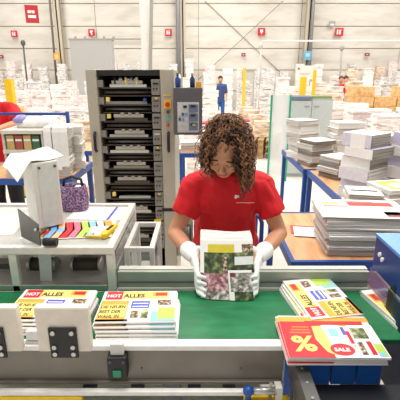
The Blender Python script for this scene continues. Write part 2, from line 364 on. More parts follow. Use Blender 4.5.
# ================================================================== FLYERS
def flyer_hot(n=5):
    b = MB(); w, h = .28, .2
    for k in range(n): b.box((-w/2-.001*k, -h/2+.0015*k, k*.0022), (w/2-.001*k, h/2, k*.0022+.0019), PAPER)
    b.tube([(-w/2, -h/2+.001, n*.0011), (w/2, -h/2+.001, n*.0011)], n*.0011, PAPER, 8)
    return b
def cover_hot(b, z):
    X = lambda x: -.14+.28*x
    Yy = lambda y: -.1+.2*y
    def R(x0, y0, x1, y1, m, k=1): b.rect(X(x0), Yy(y0), X(x1), Yy(y1), z+.0003*k, m)
    R(0, 0, .36, .66, ORA); R(.02, .12, .35, .52, PYEL, 2)
    R(.25, .72, .88, .98, PYEL); R(.03, .7, .25, .98, RED, 2)
    b.text('HOT', X(.045), Yy(.775), z+.0009, .03, WHITE, sx=.8)
    b.text('ALLES', X(.27), Yy(.765), z+.0009, .036, INK, sx=.85); R(.66, .8, .86, .96, ORA, 2)
    R(.70, .82, .86, .93, RED, 3)
    for i, s in enumerate(('DIE NEUEN', 'BEST DER', 'WAHL IN')): b.text(s, X(.015), Yy(.4-.15*i), z+.0009, .026, INK, sx=.68)
    R(.4, .4, .64, .64, VIOB, 1)
    for i in range(2): b.rect(X(.42), Yy(.44+.1*i), X(.62), Yy(.47+.1*i), z+.0006, WHITE)
    R(.42, .1, .52, .32, PICB); R(.55, .08, .64, .36, PICG)
    R(.68, .0, .98, .3, TEAL); R(.76, .06, .98, .42, LIME, 2); R(.74, .5, .92, .68, PICB)
    R(.0, .0, .4, .06, INK)
def flyer_percent():
    b = MB(); w, h = .31, .222
    for k in range(3): b.box((-w/2, -h/2+.001*k, k*.0022), (w/2-.001*k, h/2, k*.0022+.0019), PAPER)
    return b
def cover_percent(b, z):
    X = lambda x: -.155+.31*x
    Yy = lambda y: -.111+.222*y
    def R(x0, y0, x1, y1, m, k=1): b.rect(X(x0), Yy(y0), X(x1), Yy(y1), z+.0003*k, m)
    R(0, 0, .46, .84, RED); R(0, .84, 1, .97, ORA); R(.28, .76, .92, .86, RED, 2)
    b.add([(X(.40), Yy(.12), z+.0006), (X(.52), Yy(.02), z+.0006), (X(.52), Yy(.74), z+.0006), (X(.34), Yy(.72), z+.0006), (X(.33), Yy(.4), z+.0006)], [(0,1,2,3,4)], PYEL)
    b.text('%', X(.07), Yy(.14), z+.0009, .105, PYEL, sx=1.05)
    for i in range(3): b.rect(X(.08+.02*i), Yy(.54+.07*i), X(.3), Yy(.575+.07*i), z+.0006, pm('#e8783a'))
    b.add([(X(.5), Yy(0), z+.0012), (X(1), Yy(0), z+.0012), (X(1), Yy(.76), z+.0012), (X(.44), Yy(.74), z+.0012)], [(0,1,2,3)], PAPER)
    R(.5, .46, .6, .66, TEAL, 5)
    b.add([(X(.56)+.038*math.cos(k*PI/9), Yy(.17)+.03*math.sin(k*PI/9), z+.0016) for k in range(18)], [tuple(range(18))], RED)
    b.text('SALE', X(.475), Yy(.13), z+.0019, .023, WHITE)
    R(.64, .5, .68, .7, VIOB, 5); R(.68, .3, .72, .6, RED, 5); R(.74, .42, .9, .68, PICG, 5); R(.74, .06, .8, .34, PICB, 5); R(.66, .04, .72, .28, PICX, 5)
    R(.84, .06, .89, .36, RED, 5); R(.9, .02, .99, .3, LIME, 5); R(.9, .02, .97, .12, TEAL, 6); R(.64,.72,.72,.75, ORA, 5)
def flyer_stack(make, cover, loc, rz, n, dz, labels, group, name, jit=.006, jr=.03, lean=(0, 0)):
    topl, restl = labels
    tm = make(); zt = max(p.z for p in tm.v); cover(tm, zt+.0003); top = tm.build(name); bt = make(); cover(bt, zt+.0003); base = bt.build(name)
    tag(top, topl, 'flyer', group); tag(base, restl, 'flyer', group)
    x, y, z = loc
    for k in range(n):
        a = rz+random.uniform(-jr, jr); px = x+random.uniform(-jit, jit)+lean[0]*(n-1-k)/n; py = y+random.uniform(-jit, jit)+lean[1]*(n-1-k)/n
        o = top if k == n-1 else (base if k == 0 else dup(base, (0,0,0)))
        if k == n-1: px, py, a = x, y, rz
        o.location = (px, py, z+k*dz); o.rotation_euler = (0, 0, a)
flyer_stack(flyer_hot, cover_hot, (-.225, 1.29, .881), .02, 5, .0123, ('top flyer with red label, yellow headline and lime picture, stack right of the white blocks', 'folded flyer beneath the top one in stack right of the white blocks'), 'flyers in the stack right of the white guide blocks', 'folded_flyer', lean=(.014, -.03), jr=.015)
flyer_stack(flyer_hot, cover_hot, (-.545, 1.3, .881), -.02, 5, .0123, ('top flyer with red HOT label lying behind the white guide blocks', 'folded flyer beneath the top one behind the white guide blocks'), 'flyers in the stack behind the white guide blocks', 'folded_flyer', lean=(0, -.02))
flyer_stack(flyer_hot, cover_hot, (.468, 1.378, .881), PI/2+.17, 4, .0123, ('top flyer turned sideways with red label near corner, stack on green belt at right', 'folded flyer beneath the sideways top one in stack on green belt at right'), 'flyers in the sideways stack on the green belt', 'folded_flyer', lean=(-.015, 0))
flyer_stack(flyer_percent, cover_percent, (.432, 1.135, .896), -.02, 4, .0072, ('red flyer with big yellow percent sign on top of the nearest stack', 'white flyer beneath the red percent-sign flyer in the nearest stack'), 'flyers in the percent-sign stack', 'sale_flyer', lean=(-.012, .005))
flyer_stack(flyer_hot, cover_hot, (.785, 1.345, .8805), PI/2+.2, 2, .0123, ('top flyer of the small stack under the violet guard of the blue machine', 'folded flyer in the small stack under the violet guard of the blue machine'), 'flyers under the violet guard', 'folded_flyer')
#==PART3==
# ================================================================== SORTING MACHINE
MBE = pm('#b5ae9d', .5, .1, .05, 9); MGR = pm('#8f8b82', .45, .3); DARK = pm('#1b1a19', .6); BRN = pm('#4b4138', .6); TRAYM = pm('#46413a', .4, .4)
mc = thing('sorting_machine', 'tall beige sorting machine with a tower of dark feed trays', 'machine', (-.5, 3.3, 0))
def panel(x0, x1, name='side_panel'):
    return MB().box((x0, 3.0, 0), (x1, 3.65, 1.79), MBE).build(name, mc, bevel=.008)
panel(-.822, -.745); rp = panel(-.288, -.19)
MB().box((-.745, 3.02, 1.745), (-.288, 3.65, 1.785), DARK).build('top_cap', mc)
MB().box((-.745, 3.6, 0), (-.288, 3.64, 1.745), DARK).build('back_panel', mc)
for x in (-.783, -.235): 
    z0, z1 = 1.2, 1.34
    MB().tube([(x, 3.0, z0), (x, 2.975, z0+.015), (x, 2.975, z1-.015), (x, 3.0, z1)], .011, BLACK, 8).build('door_handle', mc)
# buttons on the right post
es = MB().box((-.262, 2.99, 1.515), (-.21, 3.0, 1.575), YEL).build('emergency_stop', mc)
MB().cyl((-.236, 2.965, 1.545), (-.236, 2.99, 1.545), .017, RED).build('knob', es)
for z, m, r in ((1.49, DGREY, .012), (1.445, pm('#5fb9a6'), .014), (1.395, RED, .01)): MB().cyl((-.236, 2.985, z), (-.236, 3.0, z), r, m).build('push_button', mc)
MB().box((-.262, 2.996, 1.605), (-.21, 3.0, 1.612), YEL).build('yellow_label', mc)
MB().box((-.3, 2.996, .72), (-.2, 3.0, .745), DARK).build('dark_strip', mc)
random.seed(3)
pitch = .121
for k in range(11):
    z = 1.685-pitch*k
    cmn = MB().box((-.352, 3.0, z-.075), (-.29, 3.06, z+.035), MGR).build('control_module', mc, bevel=.003)
    for i in range(2): MB().cyl((-.335+.022*i, 2.994, z-.03), (-.335+.022*i, 3.0, z-.03), .006, DARK, 8).build('knob', cmn)
    MB().box((-.34, 2.995, z+.0), (-.3, 3.0, z+.012), random.choice([DARK, LGREY, DGREY])).build('display', cmn)
    if k % 3 == 1: MB().box((-.325, 2.994, z+.018), (-.31, 3.0, z+.03), YEL).build('yellow_lamp', cmn)
    tr = MB(); tr.add([(-.72, 3.03, z-.02), (-.36, 3.03, z-.02), (-.36, 3.58, z+.03), (-.72, 3.58, z+.03), (-.72, 3.03, z-.032), (-.36, 3.03, z-.032), (-.36, 3.58, z+.018), (-.72, 3.58, z+.018)], [(0,1,2,3),(7,6,5,4),(4,5,1,0),(5,6,2,1),(6,7,3,2),(7,4,0,3)], TRAYM)
    t_ = tr.build('feed_tray', mc)
    m = [LGREY, MGR, BRN, STEEL][k % 4]
    b = MB(); xa, xb = -.68+random.uniform(-.02, .05), -.39
    pts = [(xa, 3.03), (xb, 3.03), (xb-.03, 3.06), (xa+.06, 3.06)]
    b.prism([(x, y) for x, y in pts], z-.02, z+.0, m)
    b.build('front_plate', t_)
    MB().box((-.72, 3.04, z-.085), (-.36, 3.3, z-.078), BRN).build('cover_flap', t_)
    if k % 2 == 0 or k in (3, 5):
        b = MB().box((-.645, 3.035, z+.002), (-.42, 3.07, z+.028), MBE); b.build('gripper_bar', t_, bevel=.004)
        for i in range(3): MB().box((-.59+.055*i, 3.03, z+.028), (-.565+.055*i, 3.06, z+.04), STEEL).build('suction_head', t_)
    MB().cyl((-.7, 3.05, z-.055), (-.36, 3.05, z-.055), .011, [BRN, DSTEEL][k % 2]).build('roller', t_)
    MB().cyl((-.7, 3.12, z+.045), (-.36, 3.12, z+.045), .008, DARK).build('shaft', t_)
    b = MB().box((-.745, 3.02, z-.02), (-.705, 3.08, z+.03), MGR); b.build('side_bracket', t_)
    if k in (1, 2, 7): MB().box((-.69, 3.02, z+.0), (-.665, 3.05, z+.03), PYEL).build('yellow_clip', t_)
    if k == 1: MB().cyl((-.405, 3.01, z+.012), (-.405, 3.03, z+.012), .013, BLUE).build('blue_knob', t_)
    if k == 0:
        for i in range(5): MB().cyl((-.62+.04*i, 3.04, z+.0), (-.62+.04*i, 3.04, z+.05), .009, random.choice([DARK, STEEL, PYEL]), 10).build('valve', t_)
# lower drive section at the right
MB().box((-.745, 3.05, .0), (-.35, 3.5, .36), DARK).build('plinth', mc)
dr = MB().box((-.19, 3.02, .32), (-.06, 3.3, .78), MBE).build('drive_housing', mc, bevel=.006)
MB().cyl((-.11, 2.99, .36), (-.11, 2.99, .6), .035, DSTEEL).build('motor', dr)
MB().box((-.17, 3.0, .62), (-.13, 3.02, .66), YEL).build('yellow_sticker', dr)
MB().box((-.05, 2.97, .2), (-.0, 3.1, .62), DARK).build('cable_box', dr)
MB().box((-.365, 2.99, .6), (-.31, 3.0, .65), YEL).build('yellow_sticker', mc)
# control panel beside it
cp = thing('control_panel', 'dark grey control panel with displays beside the tall sorting machine', 'control panel', (-.085, 2.97, 1.33))
CG = pm('#5b5a5d', .5)
MB().box((-.102, -.03, 0), (.102, .08, .335), CG).build('housing', cp, local=True, bevel=.006)
MB().box((-.078, -.036, .02), (.078, -.03, .235), pm('#c5c8c8', .5)).build('face_plate', cp, local=True)
for k in range(3): MB().box((.004, -.042, .165-.065*k), (.07, -.036, .22-.065*k), pm('#66788a', .4)).build('module', cp, local=True)
for k in range(3): MB().box((.018, -.045, .2-.065*k), (.052, -.042, .214-.065*k), pm('#20222a', .3)).build('display', cp, local=True)
MB().box((.03, -.046, .07), (.052, -.044, .08), pm('#c8c93a')).build('yellow_display', cp, local=True)
for i in range(3):
    for j in range(4):
        m = [LGREY, pm('#6d9ad0'), DGREY][(i*2+j) % 3] if j > 1 else LGREY
        MB().box((-.07+.024*i, -.041, .035+.035*j), (-.053+.024*i, -.036, .055+.035*j), m).build('key', cp, local=True)
MB().box((-.035, -.042, .195), (-.01, -.036, .212), BLACK).build('small_display', cp, local=True)
b = MB(); b.box((-.104, .08, .1), (-.06, .3, .15), CG); b.build('support_arm', cp, local=True)
def bottle(x, y, z, m, cm, h, l, cat='bottle', name='bottle'):
    t = thing(name, l, cat, (x, y, z))
    MB().loft([((0,0,0), .018, .018), ((0,0,h*.6), .018, .018), ((0,0,h*.75), .008, .008), ((0,0,h*.8), .008, .008)], m, 12, 2).build('body', t, local=True)
    MB().cyl((0,0,h*.8), (0,0,h), .01, cm, 10).build('cap', t, local=True)
bottle(-.16, 2.99, 1.665, BLUE, DGREY, .1, 'blue bottle standing on the left end of control panel')
bottle(-.055, 2.99, 1.665, pm('#2b3a66'), pm('#cc9999'), .1, 'dark blue bottle with pale cap on the middle of control panel')
t = thing('small_box', 'small yellow box on the right end of control panel', 'box', (-.01, 2.99, 1.665)); MB().box((-.02,-.02,0), (.02,.02,.035), ORA).build('carton', t, local=True); MB().box((-.02,-.02,.035), (.02,.02,.04), PYEL).build('lid', t, local=True)
# ================================================================== GUARDED TRANSFER TABLE
gt = thing('guarded_table', 'aluminium framed transfer table with clear guards left of the woman', 'table', (-.73, 1.8, 0))
X0, X1, Y0, Y1 = -1.15, -.355, 1.575, 2.1
Y0 = 1.5
PERF = bpy.data.materials.new('perforated_steel'); PERF.use_nodes = True
nt = PERF.node_tree; bs = nt.nodes['Principled BSDF']; bs.inputs['Metallic'].default_value = .1; bs.inputs['Roughness'].default_value = .4
tc = nt.nodes.new('ShaderNodeTexCoord'); mp = nt.nodes.new('ShaderNodeMapping'); mp.inputs['Scale'].default_value = (90, 90, 90)
vo = nt.nodes.new('ShaderNodeTexVoronoi'); vo.inputs['Randomness'].default_value = 0; cr = nt.nodes.new('ShaderNodeValToRGB')
cr.color_ramp.elements[0].position = .24; cr.color_ramp.elements[0].color = lin('#4a4a4a'); cr.color_ramp.elements[1].position = .32; cr.color_ramp.elements[1].color = lin('#cfcec8')
nt.links.new(tc.outputs['Object'], mp.inputs['Vector']); nt.links.new(mp.outputs['Vector'], vo.inputs['Vector']); nt.links.new(vo.outputs['Distance'], cr.inputs['Fac']); nt.links.new(cr.outputs['Color'], bs.inputs['Base Color'])
MB().box((X0+.03, Y0+.03, 1.055), (X1-.03, Y1-.03, 1.066), pm('#b7b6b0', .4)).build('top_plate', gt)
MB().box((X0, 1.5, 1.045), (X1, 1.532, 1.078), ALU).build('front_rail', gt, bevel=.004)
MB().box((X0, Y1-.03, 1.045), (X1, Y1, 1.078), ALU).build('back_rail', gt, bevel=.004)
MB().box((X1-.032, 1.532, 1.045), (X1, Y1-.03, 1.078), ALU).build('end_rail', gt, bevel=.004)
for x, y in ((X1-.032, 1.5), (X1-.032, Y1-.032), (-.79, 1.5), (-1.0, Y1-.032)):
    MB().box((x, y, 0), (x+.032, y+.032, 1.045), ALU).build('post', gt, bevel=.003)
MB().box((X0, 1.53, .885), (X1-.035, Y1-.04, .9), PERF).build('perforated_shelf', gt)
MB().box((X0, 1.5, .875), (X1-.035, 1.53, .905), STEEL).build('shelf_rail', gt, bevel=.003)
MB().box((X1+.001, 1.535, .72), (X1+.006, Y1-.035, 1.04), PLEXI).build('clear_side_guard', gt)
for x, l in ((-.70, .05), (-.505, .055)):
    r = MB().cyl((x-l, 1.62, .945), (x+l, 1.62, .945), .03, pm('#3b332c')).build('roller', gt)
    for s in (-1, 1): MB().cyl((x+s*l, 1.62, .945), (x+s*(l+.012), 1.62, .945), .034, STEEL).build('roller_flange', r)
for x0, x1, z in ((-1.1, -.86, .925), (-.72, -.66, .92)): MB().box((x0, 1.66, .9), (x1, 1.72, z), DSTEEL).build('bracket', gt)
MB().box((-.45, 1.8, .9), (-.39, 1.95, .99), pm('#8a4a36')).build('motor', gt)
MB().box((-.62, 1.85, .9), (-.56, 1.95, 1.0), pm('#70402f')).build('motor', gt)
MB().cyl((-.64, 1.512, 1.098), (-.585, 1.512, 1.098), .017, DARK).build('nose_roller', gt)
b = MB(); b.add([(-.685, 1.56, 1.095), (-.63, 1.56, 1.095), (-.64, 1.553, .9), (-.69, 1.553, .9), (-.685, 1.555, 1.095), (-.63, 1.555, 1.095), (-.64, 1.548, .9), (-.69, 1.548, .9)], [(0,1,2,3),(7,6,5,4),(4,5,1,0),(5,6,2,1),(6,7,3,2),(7,4,0,3)], pm('#dfe4e6', .15, alpha=.7)); b.build('clear_strap', gt)
# second small guard behind the side panel
g2 = thing('clear_guard_box', 'small clear guard box in aluminium frame beside the transfer table', 'guard', (-.27, 1.85, 0))
for x, y in ((-.335, 1.68), (-.22, 1.68), (-.335, 2.0), (-.22, 2.0)): MB().box((x-.011, y-.011, 0), (x+.011, y+.011, .98), ALU).build('post', g2)
for a, c in (((-.346, 1.669, .98), (-.209, 1.69, 1.0)), ((-.346, 1.99, .98), (-.209, 2.011, 1.0)), ((-.346, 1.69, .98), (-.325, 1.99, 1.0)), ((-.231, 1.69, .98), (-.209, 1.99, 1.0))): MB().box(a, c, ALU).build('rail', g2)
MB().box((-.325, 1.675, .5), (-.231, 1.68, .975), PLEXI).build('clear_front', g2); MB().box((-.218, 1.69, .5), (-.213, 1.99, .975), PLEXI).build('clear_side', g2)
MB().box((-.31, 1.72, .5), (-.245, 1.95, .8), LGREY).build('drive_box', g2)
# ---- white hopper, bracket, cloth sheet on top
hp = thing('hopper_box', 'tall white sheet metal hopper box standing on the transfer table', 'hopper', (-.73, 1.70, 1.0785), math.radians(40))
HW = pm('#e3e2da', .5); 
b = MB().box((0, 0, .0), (.115, .15, .305), HW); b.build('casing', hp, local=True, bevel=.004)
MB().box((.02, -.002, .02), (.106, -.0005, .297), pm('#d5d9d3', .45)).build('door_panel', hp, local=True)
for x, z in ((.028, .282), (.098, .282)): MB().cyl((x, -.008, z), (x, -.002, z), .006, DGREY, 10).build('screw', hp, local=True)
br = MB(); d_ = Vector((-.119, .095, 0)); n_ = Vector((-.0025, -.003, 0)); p_ = Vector((-.656, 1.515, 1.0785))
A_ = [p_, p_+d_, p_+d_+Vector((0, 0, .13)), p_+Vector((.0, .0, .095))]
br.add(A_+[q-n_ for q in A_], [(0,1,2,3),(7,6,5,4),(4,5,1,0),(5,6,2,1),(6,7,3,2),(7,4,0,3)], DSTEEL)
brk = br.build('steel_bracket', hp)
MB().box((-.715, 1.56, 1.0785), (-.7, 1.735, 1.083), DSTEEL).build('base_strip', hp)
MB().cyl((-.666, 1.52, 1.15), (-.67, 1.512, 1.15), .006, STEEL, 10).build('bolt', brk)
sh = MB(); nx, ny = 16, 12
QA, QB, QC, QD = Vector((-.96, 1.9, 0)), Vector((-.783, 2.05, 0)), Vector((-.627, 1.815, 0)), Vector((-.775, 1.645, 0))
ca, sa = math.cos(math.radians(40)), math.sin(math.radians(40))
for lay in (0, 1):
    vs = []; fs = []
    for j in range(ny+1):
        for i in range(nx+1):
            s_, t_ = i/nx, j/ny
            q = QA.lerp(QB, s_).lerp(QD.lerp(QC, s_), t_); rx_, ry_ = q.x+.73, q.y-1.70
            p_ = rx_*ca+ry_*sa; q_ = -rx_*sa+ry_*ca
            q.z = 1.391+.004*math.sin(s_*9+t_*5)-1.1*max(0, -p_-.004)-.12*max(0, q_-.16)+.0015*lay+.02*s_*(1-t_)
            vs.append(q)
    for j in range(ny):
        for i in range(nx):
            k = j*(nx+1)+i; fs.append((k, k+1, k+nx+2, k+nx+1) if lay else (k+nx+1, k+nx+2, k+1, k))
    sh.add(vs, fs, PAPER, True)
tag(sh.build('paper_sheet'), 'white paper sheets drooping over the top of the white hopper box', 'paper')
# ---- loose things on the table
TZ = 1.0665
def sheet(x, y, w, h, rz, m, label, name='paper_sheet', z=TZ, art=None, group=None, cat='paper'):
    b = MB(); b.box((-w/2, -h/2, 0), (w/2, h/2, .0012), m)
    if art: art(b, .0016)
    o = b.build(name); o.location = (x, y, z); o.rotation_euler = (0, 0, rz); return tag(o, label, cat, group)
def lines(b, z):
    for k in range(5): b.rect(-.09, .08-.03*k, .09-.02*(k % 3), .085-.03*k, z, LGREY)
    b.rect(.06, -.1, .075, .1, z, VIOB)
sheet(-.52, 1.96, .28, .2, -.05, PAPER, 'white printed sheet at the back of the transfer table', art=lines)
sheet(-1.0, 1.8, .3, .3, .1, PAPER, 'white sheet at the left on the transfer table beside hopper')
def art_flyer(b, z):
    C = [ORA, RED, TEAL, pm('#7fb4e0'), pm('#e8738a'), PAPER, pm('#f0b48a'), LIME]
    for i in range(9):
        x = -.165+.036*i; m = C[(i*3) % 8]
        b.add([(x, -.1, z), (x+.04, -.1, z), (x+.055, 0, z), (x+.03, .1, z), (x-.01, .1, z), (x+.01, 0, z)], [(0,1,2,3,4,5)], m)
    for i in range(5): b.rect(-.14+.06*i, -.05+.02*(i % 3), -.11+.06*i, -.01+.03*(i % 2), z+.0004, C[(i*2+1) % 8])
    b.rect(.07, -.06, .15, .03, z+.0005, pm('#c9c9d2'))
sheet(-.575, 1.72, .35, .21, .1, PAPER, 'colourful orange, red and blue flyer lying on the transfer table', 'open_flyer', z=TZ+.003, art=art_flyer, cat='flyer')
sheet(-.75, 1.66, .09, .07, .2, PAPER, 'small white and green leaflet at the foot of the hopper', 'leaflet', art=lambda b, z: b.rect(-.03, -.03, .04, .02, z, LIME), cat='leaflet')
t = thing('utility_cutter', 'yellow utility cutter lying near the corner of transfer table', 'cutter', (-.41, 1.665, TZ+.0), 1.35)
b = MB().prism([(-.05, -.016), (.075, -.014), (.085, .0), (.075, .014), (-.03, .016), (-.06, .004)], .002, .026, YEL); b.build('handle', t, local=True, bevel=.004)
MB().prism([(-.06, -.0), (-.045, .014), (-.065, .075), (-.072, .078)], .008, .018, YEL).build('nose', t, local=True, bevel=.002)
MB().box((-.01, -.006, .026), (.05, .006, .029), BLACK).build('slider', t, local=True)
# purple bag
PURP = ramp_mat('bag_weave', [(.4, '#4a2f55'), (.5, '#7c5c86'), (.6, '#a98fae')], (70, 70, 70), 1.6, .7, 0)
t = thing('woven_bag', 'purple patterned woven bag with dark lining behind the white hopper', 'bag', (-.665, 2.02, TZ))
b = MB(); n = 28; rings = []
for z, rx, ry in ((0, .062, .045), (.01, .07, .052), (.06, .076, .056), (.11, .07, .052), (.135, .066, .05), (.135, .06, .044), (.1, .062, .045), (.02, .06, .042)):
    rings.append(((0, .0, z+0), rx, ry))
b.loft(rings, PURP, n, 2.4); b.build('bag_body', t, local=True)
MB().loft([((0,0,.02), .058, .04), ((0,0,.118), .061, .044), ((0, 0, .12), .055, .04)], pm('#1d1a20', .8), 24, 2.4).build('dark_lining', t, local=True)
MB().tube([(-.05, 0, .13), (-.045, .0, .165), (0, 0, .18), (.045, 0, .165), (.05, 0, .13)], .008, pm('#2a2230'), 8).build('carry_strap', t, local=True)
MB().box((.01, -.01, .1), (.045, .03, .126), WHITE).build('tissue', t, local=True)
# ================================================================== TABLES
def blue_table(name, label, x0, x1, y0, y1, z, legs, shelf=None, cat='table'):
    t = thing(name, label, cat, ((x0+x1)/2, (y0+y1)/2, 0))
    MB().box((x0+.02, y0+.02, z-.022), (x1-.02, y1-.02, z), WOOD).build('tabletop', t)
    fr = MB(); h = .05
    fr.box((x0, y0, z-h), (x1, y0+.022, z+.002), BLUE); fr.box((x0, y1-.022, z-h), (x1, y1, z+.002), BLUE)
    fr.box((x0, y0+.022, z-h), (x0+.022, y1-.022, z+.002), BLUE); fr.box((x1-.022, y0+.022, z-h), (x1, y1-.022, z+.002), BLUE)
    fr.build('frame', t)
    for x, y in legs: MB().box((x-.02, y-.02, 0), (x+.02, y+.02, z-h), BLUE).build('leg', t)
    if shelf: MB().box((x0+.03, y0+.03, shelf-.02), (x1-.03, y1-.03, shelf), WOOD).build('lower_shelf', t)
    return t
def corner_legs(x0, x1, y0, y1): return [(x0+.03, y0+.03), (x1-.03, y0+.03), (x0+.03, y1-.03), (x1-.03, y1-.03)]
blue_table('work_table', 'blue framed wooden table behind the conveyor at right', .46, 1.45, 1.83, 2.6, .85, corner_legs(.46, 1.45, 1.83, 2.6))
blue_table('work_table', 'long blue framed wooden table under the tall bundles at right', 1.06, 1.95, 2.78, 3.88, .85, corner_legs(1.06, 1.95, 2.78, 3.88), .3)
blue_table('work_table', 'blue framed wooden table carrying the farther piles beside grey cabinet', 1.03, 1.95, 3.9, 5.0, .85, corner_legs(1.03, 1.95, 3.9, 5.0))
blue_table('work_table', 'blue framed wooden table behind the woman, right of machine', -.26, .62, 4.75, 5.5, .85, corner_legs(-.26, .62, 4.75, 5.5))
blue_table('work_table', 'blue framed wooden table seen left of the tall machine', -1.62, -.95, 4.9, 5.6, .85, corner_legs(-1.62, -.95, 4.9, 5.6), .25)
lt = blue_table('work_table', 'blue table with racks at far left beside the second worker', -2.3, -1.06, 3.2, 3.9, .93, corner_legs(-2.3, -1.06, 3.2, 3.9), .3)
for x, y in ((-1.26, 3.87), (-2.27, 3.87)): MB().box((x-.014, y-.014, .935), (x+.014, y+.014, 1.42), BLUE).build('upright', lt)
MB().box((-2.25, 3.86, 1.385), (-1.275, 3.88, 1.41), BLUE).build('upper_bar', lt)
# tubular blue trolley behind the woman
t = thing('tube_trolley', 'blue tubular trolley frame just right of the woman, below the table', 'trolley', (.36, 2.3, 0))
for y in (2.18, 2.42):
    MB().tube([(.36, y, 0.02), (.36, y, .93), (.345, y, .965), (.31, y, .98), (.2, y, .98)], .013, BLUE, 10).build('post', t)
for z in (.76, .25): 
    MB().tube([(.36, 2.18, z), (.36, 2.42, z)], .012, BLUE, 10).build('crossbar', t)
    MB().tube([(.36, 2.18, z), (.18, 2.18, z)], .012, BLUE, 10).build('crossbar', t)
MB().tube([(.2, 2.18, .98), (.2, 2.42, .98)], .013, BLUE, 10).build('handle', t)
MB().tube([(.18, 2.18, .02), (.18, 2.18, .98)], .013, BLUE, 10).build('post', t)
MB().box((.19, 2.2, .262), (.35, 2.41, .272), WOOD).build('shelf', t)
# ================================================================== BUNDLES ON THE TABLES
def bundle_mesh(w, d, h, em, cm, layers=5, j=.004, cov=None, spine=None):
    b = MB()
    if spine: b.box((-w/2-.012, -d/2+.004, .002), (-w/2-.006, d/2-.004, h-.002), spine)
    for k in range(layers):
        ox, oy = random.uniform(-j, j), random.uniform(-j, j); z0 = h*k/layers; z1 = h*(k+1)/layers-.0015
        b.box((-w/2+ox, -d/2+oy, z0), (w/2+ox, d/2+oy, z1), em)
    b.box((-w/2, -d/2, h-.0015), (w/2, d/2, h), cm)
    if cov: cov(b, h+.0006)
    return b
random.seed(11)
def pile(x, y, z, w, d, hs, rz, ems, label_top, label_rest, group, cms=None, cov=None, jr=.06, jp=.015, name='paper_bundle', cat='paper bundle', lean=(0, 0), spines=None):
    n = len(hs)
    for k, h in enumerate(hs):
        top = k == n-1
        o = bundle_mesh(w, d, h, ems[k % len(ems)], (cms or [PAPER])[k % len(cms or [1])], 6, .004, cov if top else None, spines[k % len(spines)] if spines else None).build(name)
        o.location = (x+random.uniform(-jp, jp)+lean[0]*k, y+random.uniform(-jp, jp)+lean[1]*k, z); o.rotation_euler = (0, 0, rz+random.uniform(-jr, jr)); z += h+.001
        tag(o, label_top if top else label_rest, cat, group)
    return z
VIO = pm('#cfc8e2', .6)
# nearest pile at the right of the first table
def news(b, z):
    b.rect(-.19, .07, -.1, .1, z, LIME); b.rect(-.05, .04, .19, .11, z, pm('#c9433c')); b.rect(-.19, .02, -.06, .045, z, pm('#d98a7a')); b.rect(-.18, -.1, .18, .0, z, pm('#e6e1da'))
    b.rect(.1, -.13, .19, -.05, z, pm('#8a3a2a')); b.rect(-.02, .0, .18, .02, z, PAPER); b.rect(-.18,.115,.1,.125,z,INK)
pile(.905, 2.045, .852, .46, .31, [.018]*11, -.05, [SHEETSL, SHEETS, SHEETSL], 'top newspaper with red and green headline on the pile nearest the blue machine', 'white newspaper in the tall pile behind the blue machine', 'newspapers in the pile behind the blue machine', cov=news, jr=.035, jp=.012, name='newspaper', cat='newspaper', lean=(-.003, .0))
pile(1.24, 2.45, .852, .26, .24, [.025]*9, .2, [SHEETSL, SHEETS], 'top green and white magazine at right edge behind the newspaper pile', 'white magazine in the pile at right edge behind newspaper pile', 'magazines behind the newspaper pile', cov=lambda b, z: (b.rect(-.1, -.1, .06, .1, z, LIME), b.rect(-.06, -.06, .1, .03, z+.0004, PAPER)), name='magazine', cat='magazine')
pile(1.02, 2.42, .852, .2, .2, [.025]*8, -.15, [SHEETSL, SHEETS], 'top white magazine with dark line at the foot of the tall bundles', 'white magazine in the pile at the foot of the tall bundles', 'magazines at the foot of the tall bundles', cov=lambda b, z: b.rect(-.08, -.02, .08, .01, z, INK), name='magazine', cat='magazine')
o = sheet(.71, 2.21, .3, .15, -.16, PAPER, 'white note sheet lying on the wooden table behind the conveyor', z=.857, art=lambda b, z: [b.rect(-.1+.03*k, -.02, -.08+.03*k, .02, z, LGREY) for k in range(6)])
o = sheet(.70, 2.25, .3, .14, -.16, pm('#d2433c'), 'thin red folder peeking out under the white note sheet', 'folder', z=.8525, cat='folder')
# tall bundles
HB = [.075, .07, .09, .08, .075, .095]
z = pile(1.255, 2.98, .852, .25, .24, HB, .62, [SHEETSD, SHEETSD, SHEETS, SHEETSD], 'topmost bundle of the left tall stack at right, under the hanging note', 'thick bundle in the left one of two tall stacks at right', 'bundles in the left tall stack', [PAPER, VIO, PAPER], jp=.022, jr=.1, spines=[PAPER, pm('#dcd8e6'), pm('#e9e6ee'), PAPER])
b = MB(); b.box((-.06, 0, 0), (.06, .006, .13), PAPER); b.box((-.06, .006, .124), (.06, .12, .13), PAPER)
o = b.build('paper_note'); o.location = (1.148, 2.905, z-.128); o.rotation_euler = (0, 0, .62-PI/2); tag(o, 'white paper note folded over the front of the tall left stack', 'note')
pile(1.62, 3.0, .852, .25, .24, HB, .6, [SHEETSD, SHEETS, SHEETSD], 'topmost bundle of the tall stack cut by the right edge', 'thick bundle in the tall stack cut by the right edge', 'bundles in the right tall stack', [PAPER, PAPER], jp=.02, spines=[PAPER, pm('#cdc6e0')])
pile(1.58, 3.4, .852, .27, .24, [.07]*6, .3, [SHEETSD, SHEETS], 'topmost bundle of the stack half hidden behind two tall stacks', 'bundle in the stack half hidden behind two tall stacks', 'bundles behind the two tall stacks')
